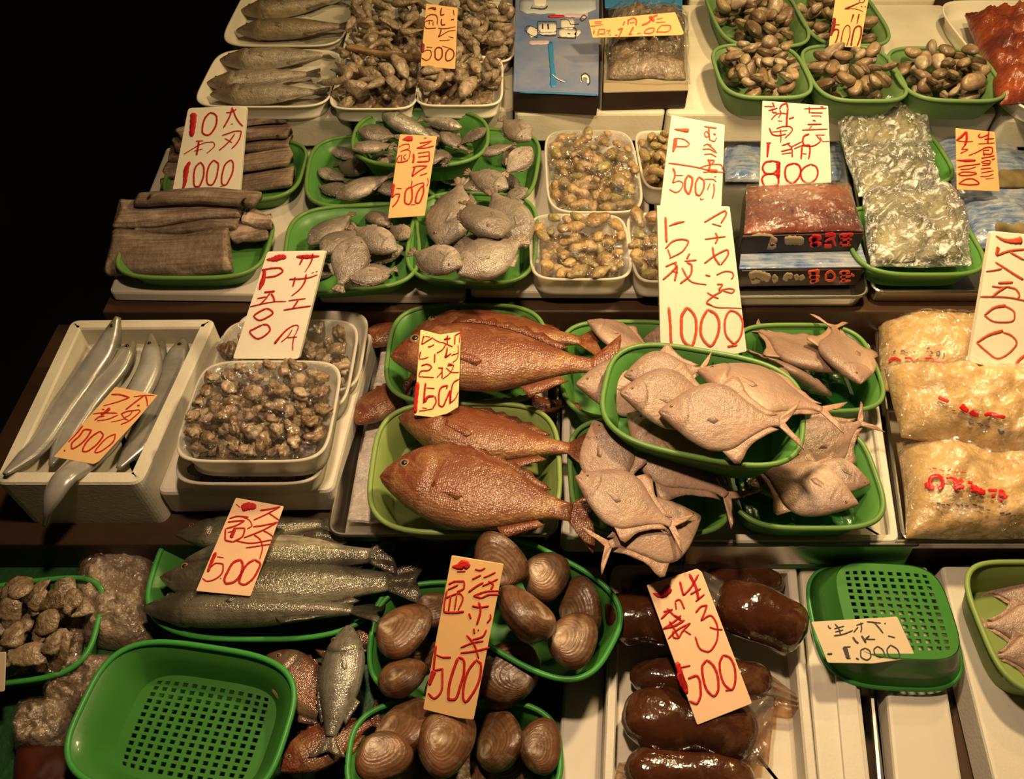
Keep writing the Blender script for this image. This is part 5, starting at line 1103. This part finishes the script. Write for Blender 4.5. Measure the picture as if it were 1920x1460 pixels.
sign([(300, 68), (920, 152), (868, 1354), (190, 1290)], (825, 128), T4 + .062, 40, """
16,48:345,175 420,160 500,178;26,30:608,155 590,240 600,300 660,280;16:838,190 850,300;o24:790,388 850,380;20:275,380 340,310 430,285 500,300 525,370 520,480;18:285,420 370,400 440,405;18:280,420 275,500 300,545 400,555 500,548;16:370,420 365,480;16:440,420 440,500;30:610,370 600,440 620,490 680,480;
20,18,10:540,550 600,560 720,555 880,520;26:600,575 580,650 545,720;24,10:545,725 640,670 720,620 880,590;14:560,792 680,790 770,778;12:740,715 840,742;
50,70,50:250,850 235,920 225,1030;16,20:240,1020 320,980 390,990 405,1070 370,1150 310,1180 215,1130;12:310,918 430,930;o30:540,922 490,960 480,1060 490,1140 545,1172 600,1130 620,1020 605,945;o28:765,945 700,1020 685,1120 720,1190 790,1170 850,1060 830,990;10:620,900 760,940""",
    (770, 0), 120 / 1251, 'orange tag reading 500 standing in the trays of beige seafood pieces', 'paper', 'dark_ink', extra=(), name='price_tag')
sign([(205, 235), (1625, 110), (1770, 460), (1720, 485), (270, 530)], (1190, 68), T4 + .085, 50, """
14:300,275 420,265;12:310,300 410,290;14:240,342 340,335 440,310;24:300,400 290,470;18:370,400 360,500;18:370,400 460,390 470,460 380,470;16:500,420 560,410 520,470;16:550,490 570,480;36,20:690,400 760,380 700,520;20:640,490 680,490;34,22:940,355 900,430 870,480 920,470;14:1000,465 1060,455;o22:1250,370 1150,400 1120,450 1180,462 1270,430 1280,385;o20:1400,330 1350,380 1320,440 1420,440 1540,400 1550,350;
24:800,260 770,330;24:860,230 850,320;26:850,250 940,210 990,250 980,330;14:880,290 960,280;44:1200,180 1280,260;36:1335,160 1250,200 1200,270 1080,330;12:1320,230 1420,210;12:1310,285 1460,275""",
    (1080, 10), 220 / 1920, 'orange tag reading 1100 on the bag of grey shellfish', 'paper', 'red_ink2', clear=True)
sign([(238, 92), (805, 125), (618, 1335), (58, 1372)], (765, 404), .762, 42, """
12,70,60:285,175 340,165 390,160 440,160;16:230,290 300,250 380,245 390,290 300,340;14:250,360 340,330 400,350 390,440 350,495;22:205,520 280,515 370,490;20:250,410 210,450 195,520;16:270,400 265,500;16:340,395 300,440 330,480;14:610,155 650,148;20,24:545,228 640,215 730,195;20:720,205 620,260 500,305;22:505,305 640,300 765,270;34:450,390 455,460 440,530;18:515,385 690,355;18:520,440 680,420;26:505,515 690,505;22:690,355 690,500;
22,20:435,595 560,575 660,575;30:470,590 450,660 430,735;24:430,735 540,650 650,590;18:550,720 660,685;14:665,755 675,810 655,885;
44,28:150,845 135,950 125,1060;20:125,1060 200,1000 245,1000;24:245,1000 200,1120 130,1200;12:190,915 270,920;18:430,800 420,880;o28:420,890 350,930 320,1040 330,1140 380,1158 420,1100 430,980;o28:600,870 540,930 490,1050 480,1130 520,1140 580,1050 605,950;18:420,900 520,850 600,830 610,880;14:410,1165 480,1160""",
    (720, 240), 110 / 892, 'orange tag reading 500 hanging below the small raised basket of small grey fish', 'paper', 'red_ink')
sign([(182, 82), (955, 222), (900, 1500), (10, 1500)], (1295, 392), .768, 40, """
14,58:225,285 320,295 435,305;44,50,22:240,410 235,500 205,612;20:235,418 360,430 440,500 400,535 250,535;20,24:655,245 720,255 835,270;26:720,250 725,350 735,440;18:735,440 800,460 835,400;o18:690,310 660,345 690,400 725,370;26:790,345 820,370;20:645,525 700,500 760,520;20:630,575 720,570 820,620;18:700,500 800,580 835,630;18:655,650 740,640 830,685;
26,18:140,772 350,800 600,845 800,895 950,905;34:710,715 740,800 710,890;24:720,730 800,740 760,790;20:590,840 720,800 850,790 910,810 915,870;44:710,880 850,890;20:640,905 720,900;16:800,970 830,965;
36,24:205,845 235,930 200,1060;18,22:200,1060 290,1030 350,1070 320,1150 250,1195 150,1150;14:245,950 350,950;o36:425,945 380,1040 385,1160 430,1215 470,1120 485,1000;o30:580,970 530,1080 530,1190 580,1240 640,1160 655,1040;18:530,1230 580,1240;18:660,1005 780,1005 830,1045;20:740,1065 700,1160;22:790,1065 800,1150 775,1285;16:600,1270 610,1300 650,1285""",
    (1235, 205), 140 / 1076, 'cream board reading 500 behind the taller 1000 board', 'white_sign', 'red_ink2', .004, r=.002, name='price_board', cat='price board')
sign([(58, 72), (722, 82), (878, 1405), (690, 1448), (92, 1400)], (1310, 652), .705, 38, """
26,24:135,175 140,300 145,410;8,26,14:165,260 230,235 310,218;18,18,14:135,465 200,400 290,380 345,400 300,480 170,555;14:155,470 180,540;18:490,225 600,160 680,120 690,140 640,235;12:560,238 645,262;14:495,380 600,365 685,355;18:590,320 610,370 590,420;20:565,450 580,540 630,615;18:490,600 600,520 700,475 710,500 640,615;
16:135,630 220,595 240,590;22:215,590 240,640 220,760;20:110,750 180,690 245,620;12:190,665 250,690;20:355,510 330,560;16:310,580 420,570;20:330,590 375,620 370,690 270,785;18,10:285,640 360,760 510,795;16:500,705 545,718;14:600,705 690,672 750,690 755,715 735,745;16:605,790 655,795 620,840;14:620,850 720,830 765,845 740,870 660,850;18:655,850 570,900 510,960 560,985;14:515,865 570,900 620,920;14,8:510,960 580,995 720,1005 835,1010;
30,26:165,1000 180,1170 185,1300 195,1370;o34,26:330,1000 280,1100 280,1220 310,1320 365,1355 410,1250 415,1130 375,1040;o28:520,1020 470,1110 455,1220 490,1310 545,1355 600,1280 625,1160 590,1060;24:790,1345 700,1360;22:760,1340 690,1260 675,1150 735,1030 800,1060 840,1150 800,1300 740,1352""",
    (1220, 370), 190 / 925, 'tall cream board reading 1000 leaning above the pomfret', 'white_sign', 'red_ink2', .006, r=.002, name='price_board', cat='price board')
sign([(162, 70), (1160, 150), (1208, 1315), (110, 1375)], (1490, 352), .775, 32, """
20:185,155 320,160;24:310,95 340,170;22:250,220 390,180;22:310,190 320,250 380,250;30:420,200 440,150 520,110 545,180;34:545,180 530,330 525,470;20:420,210 440,250 380,270 290,360;18:400,330 460,260 530,270;14:395,375 460,380;24:560,345 640,320;26,20:260,480 310,580 400,600 520,575;20:370,495 480,460 590,470 615,500 500,640;18:430,500 440,600 435,710;14:300,545 540,520;
20:215,712 290,710;40,20:250,712 240,820 232,930;18:790,190 1135,185;22:870,160 870,260;18:880,250 1075,255;14:900,300 1040,300 1050,320;18:1040,160 1085,165;16:920,365 970,380;22:840,430 1060,425;16:910,450 870,495;18:760,515 1150,500;34,16:870,575 790,610 770,680 790,740 900,760 1000,720 1040,680 980,600;14:960,590 1110,590;10:1030,610 1080,690 1180,685;
22:455,750 580,710;20:530,710 610,790;24:440,840 610,800;16:450,880 600,860;22:610,800 610,930;20:600,770 760,690;18:640,800 780,740;28:760,750 745,960;26:770,760 860,740 880,820 860,960;14:760,870 830,880;
o34:320,985 200,1010 160,1090 200,1170 300,1180 390,1110 420,1020;o34:320,1180 190,1200 150,1260 190,1360 300,1370 390,1340 400,1220;50:390,1010 400,1100 395,1250;o34:640,1020 530,1060 500,1170 540,1290 610,1320 700,1250 740,1130 710,1050;o28:890,1035 800,1080 740,1170 770,1280 850,1320 950,1280 1000,1160 970,1070""",
    (1410, 180), 160 / 1298, 'cream board reading 800 standing behind the cartons of shrimp', 'white_sign', 'red_ink', .003, r=.002, name='price_board', cat='price board')
sign([(430, -360), (1350, -330), (1060, 1300), (200, 1270)], (1583, 86), T4 + .060, 40, """
44,26:640,245 850,160 1050,70;24:1050,60 1060,-40 1180,10 1160,50 1040,80;22,14:640,250 850,240 1000,260 1140,320;30:1080,170 1120,190;30:1190,170 1210,200;44,18:880,390 850,480 815,600;40,18:1030,380 1000,520 970,660;80,90,60:350,490 340,640 290,860 250,980;30:380,675 500,680;40,30:320,860 400,800 470,840 450,980 350,1240;36,30:520,1230 570,950 640,750 710,690 780,760 780,900 690,1260;40,36:810,1260 860,960 930,760 1010,710 1090,760 1080,950 980,1260""",
    (1540, 0), 120 / 1752, 'orange tag reading 500 leaning in the baskets of small clams', 'paper', 'dark_ink')
sign([(125, 105), (890, 180), (990, 1345), (150, 1310)], (1835, 352), .762, 35, """
26,44,30:130,345 230,270 320,175;40:330,170 335,300 300,440;14:140,350 320,368 460,362;24:300,440 240,510;18:230,515 360,520 210,598;26:600,215 560,260 600,285 760,230;38:765,170 745,400;26:680,320 870,305;16:560,412 740,400 880,390;24,16:700,480 560,560 370,640;30:680,490 780,475 840,500 830,590 650,610;22:650,540 780,530;24:660,550 680,650;24:620,690 800,660 880,640;20:620,770 700,740 790,735 800,790 640,790;22:640,835 790,815;20:820,720 890,700;
10,44,34:140,728 280,740 510,735;24:160,870 280,840 430,825 600,800;24,14:210,910 380,900 520,860;o24:165,1000 280,960 440,965 530,990 420,1020 240,1030;o28:180,1190 300,1110 430,1090 580,1185 400,1210;24:610,900 810,880;18:620,975 860,935;16:600,1050 740,1045 860,1000;10:700,1095 870,1075""",
    (1780, 230), 110 / 1147, 'orange tag reading 1000 standing among the blue packages', 'paper', 'red_ink')
sign([(290, 62), (800, 110), (800, 1480), (560, 1385), (90, 1255)], (1870, 695), .735, 40, """
10,30,64:325,105 400,145 480,155 565,145;24:340,205 330,270 350,285;16:330,210 355,225 340,260;26,20:330,285 440,245 560,230 640,225;20:455,255 580,325;16,26:320,345 400,395 500,460 575,505;12,20:235,430 310,420 380,405;26:345,535 480,530;16:290,565 380,575 450,568;24:420,570 340,620 290,665;18:430,570 510,595 540,650 520,685;16:180,660 300,660 420,665 540,685 600,700;
34,18:415,740 310,760 220,830;16:220,830 290,880 400,893 490,870 495,810 440,760 400,745;36,20:390,970 260,1010 150,1080;18:150,1080 240,1160 340,1225 460,1160 515,1080 460,1010 390,985;30:505,1280 545,1230 600,1190""",
    (1800, 420), 120 / 584, 'cream board reading 500 at the right edge above the cream seafood bags', 'white_sign', 'red_ink2', .008, r=.003, name='price_board', cat='price board')
sign([(1100, 40), (1790, 175), (1470, 560), (830, 1260), (740, 1308), (85, 1190)], (150, 850), T2 + .062, 72, """
28,26:1045,170 1150,170 1340,218;26,10:1340,220 1150,290 910,355;12:1410,205 1550,190 1750,185;24,28:1590,180 1480,260 1280,415;28,18:1600,185 1625,270 1635,360;26:1465,350 1505,348;
14,20:740,488 880,470 1140,475;44,30:1020,395 930,470 870,500;24:930,520 840,540 770,590;14,22:810,600 1000,570 1150,505;18:890,410 930,420;24,18:1200,490 1290,450 1420,430 1490,420 1520,450;18:1210,490 1260,560 1320,590;16:1390,440 1350,500 1260,545;20:1510,450 1400,550 1320,610 1200,660;12:1040,620 1180,590 1280,560;
30,14:575,680 480,800 340,950;o28:720,750 620,740 520,850 390,1000 400,1060 500,1010 640,880;o28:860,770 760,830 600,1010 570,1090 620,1105 740,1040 860,920 910,830;o22:1110,815 1000,860 850,1000 770,1110 800,1120 960,1040 1090,910;30:265,1088 290,1085""",
    (90, 720), 220 / 1920, 'orange tag reading 1000 lying on the beltfish in the foam box', 'paper', 'red_ink', .0016, clear=True)
sign([(228, 62), (530, 140), (845, 92), (805, 1240), (640, 1340), (420, 1398), (130, 1365)], (815, 778), T2 + .10, 46, """
26,20:285,150 265,220 250,285;18,24:255,285 340,230 420,180;12:300,160 380,175;20:345,325 400,310 440,285;14:420,195 500,240 600,265;30,16:235,395 220,460 215,505;16:220,510 290,500 355,475;24:450,425 445,560;24:650,150 620,200 590,215;30:590,210 690,190;26:640,170 640,280;20:590,265 720,320;20:620,280 560,370 480,415;22:760,140 750,290;22,14:760,150 840,100 820,260;26:640,330 620,480;22:610,490 700,420;18:640,370 600,480 680,440;16:800,290 810,400 700,450;14:810,400 790,500 720,560;
24,22:245,610 330,585 400,630 370,670 230,700 205,770;14:210,775 320,780 440,788;18:500,640 580,650;24:560,630 560,800;16:560,700 480,790;16:570,810 690,710 740,600 640,610;16:620,640 720,710 820,710;22:650,580 720,590;
56,50:190,860 165,1100 150,1330;34:310,870 295,1000 280,1180;14:320,945 450,955;44,24:290,1160 350,1080 440,1070;24:450,1070 470,1150 420,1250;14:430,1260 330,1280 210,1298;14:260,1245 330,1260;30,26:630,960 640,910 560,930 510,1080 510,1200 560,1230 620,1130 680,980;30:680,980 680,1190;26,16:820,810 740,860 700,1000 690,1170 760,1110 810,1000""",
    (760, 610), 120 / 973, 'bright yellow tag reading 1500 between the two baskets of sea bream', 'paperyellow', 'red_ink', clear=True)
sign([(570, 88), (1198, 200), (760, 1375), (48, 1305)], (425, 1112), T1 + .09, 66, """
80,90,60:650,235 740,200 840,205;12:575,170 630,215;26,22:890,255 1000,240 1155,205;20:1155,205 1000,290 805,380;20:1000,285 1080,340 1140,380;22:800,468 950,445 1130,405;22:1125,405 930,510 680,610;20:930,515 1000,550 1070,600;
22:490,360 600,330 740,340;24:470,405 560,395 690,385;22:690,390 580,450 450,490;16:660,335 760,390 785,450 720,495;26:440,490 435,630 540,665;24:540,490 640,485 690,490 670,580 540,665;40:560,500 510,610;16:470,540 560,520;20:580,650 760,680 1050,635;18:705,740 850,720 1040,690;22,16:810,570 890,630 920,740 885,890;
40,32:315,800 270,900 210,1055;14:330,855 415,870;18,24,16:240,1000 320,940 410,960 400,1060 300,1150 200,1175 140,1135;16:370,1135 385,1140;o36:640,895 560,920 470,1050 425,1160 450,1205 540,1190 640,1080 665,960;o32:820,895 740,940 650,1080 620,1190 680,1220 780,1160 860,1040 895,950""",
    (360, 920), 190 / 1321, 'pale orange tag reading 500 lying on the sea bass', 'paperpink', 'red_ink', .0016, clear=True)
sign([(295, 48), (728, 120), (478, 1412), (350, 1398), (58, 1325)], (845, 1336), T1 + .08, 50, """
12,60,50:300,140 350,140 400,115 435,150;12:340,180 410,178;16,14:490,160 530,170 575,150;16:465,245 540,208;14:560,230 610,210 660,185;14:550,300 620,270 680,240;20:600,260 640,290 620,330;18:435,350 520,290 560,270;20:475,380 540,400;18,14:480,380 580,345 690,340;16:540,400 620,370 690,370;
18:270,285 330,260 395,260 400,310 340,350;16:265,330 350,290;18:260,330 240,420 230,510;16:240,400 360,360 390,400 350,500;24:230,515 300,520 400,510;18:290,380 270,510;16:340,370 320,500;18:465,465 530,475 605,465;22:520,430 535,500 505,620;20:440,525 455,570;16:615,530 620,560 590,605;20:480,650 485,695;16:515,660 520,670;18:585,660 560,710 470,745;20:420,705 480,780 520,900;16:370,810 470,770 560,755;18:370,855 480,840 610,810;
26,22:165,790 155,900 145,1000;14,20:170,870 230,890 290,890;40,22:150,1000 130,1060 110,1120;20:150,1000 220,985 220,1080 200,1190 150,1230 100,1185;o28,24:350,890 310,1000 275,1130 270,1240 310,1240 370,1120 400,990 385,900;o24:500,910 440,990 400,1110 390,1220 410,1260 470,1190 530,1060 540,950""",
    (780, 1030), 180 / 796, 'tall orange tag reading 500 standing in the surf clam baskets', 'paper', 'red_ink', clear=True)
sign([(58, 212), (490, 72), (530, 100), (960, 1225), (490, 1410)], (1350, 1338), T1 + .06, 64, """
10,50,70:110,280 160,300 210,280 250,230;16:230,215 262,225;24,20:340,180 370,300;20:370,300 420,250 500,120;30,26:420,115 480,240 500,340;18:430,290 520,240;18:475,350 550,290;18:300,350 330,335 380,415;16:300,350 310,420;22:180,500 260,420;20:200,440 280,420;18:230,410 290,470 360,520;20:195,590 330,490 350,470;24:200,580 290,560 380,510;20:250,520 300,600 330,660;18:240,670 310,600 430,535;18:430,535 360,610 320,665 290,660 280,600;14:380,600 435,635;24:290,470 350,500;
20,18:475,445 530,390 570,385 550,450 520,515;18:520,515 600,470 650,530 665,620 640,720 580,780 520,760 470,650;14:595,570 640,585 705,592;
40,36:315,870 350,980 400,1140;50:330,960 390,1100;16:350,915 430,898;24:410,1010 480,985 515,1060 510,1180 480,1225 420,1200;o24:570,850 530,910 540,1010 580,1120 630,1160 670,1090 655,960 610,880;o22:710,808 680,880 690,980 730,1070 780,1105 815,1010 800,890 760,825;16:730,1112 780,1105""",
    (1200, 1050), 230 / 1049, 'pale pinkish board reading 500 lying on the sea cucumber bags', 'paperpink', 'red_ink', .003, clear=True, name='price_board', cat='price board')
sign([(128, 640), (1110, 580), (1325, 1050), (830, 1118), (318, 1108)], (1620, 1235), T1 + .09, 80, """
14:320,680 330,710 355,715;16:395,665 440,720 460,790;14:390,720 500,690;14:400,755 490,735;16:385,800 480,785 600,740;16:610,760 660,700;16:690,650 700,720 690,760;14:640,680 720,655;14,18:760,640 840,650 890,700 945,770;12:820,645 920,655;16:960,658 975,660;14:1000,800 1080,822;
24:600,815 640,870 665,885;26:700,800 750,880;14:740,850 790,800 750,830 855,842;44,36:505,925 530,1000 545,1060;12:490,930 575,925;14:545,1060 575,1055;18:635,1055 670,1070;o16:740,940 690,970 690,1030 760,1075 805,1040 790,970;o16:880,920 840,960 860,1020 920,1045 965,1030 940,960;o16:1030,905 990,960 1010,1030 1100,1060 1135,1040 1110,960;24:310,1008 365,1005""",
    (1500, 1060), 300 / 1825, 'buff card reading 1000 in grey on the overturned green basket', 'card', 'grey_ink', .0016, clear=True, name='price_card', cat='price card')
sign([(-30, 1225), (11, 1222), (8, 1296), (-30, 1300)], (4, 1294), T1 + .085, 55, "", (0, 0), 1, 'edge of a buff card in the shellfish basket at the left edge', 'card', 'grey_ink', .0016, name='price_card', cat='price card')
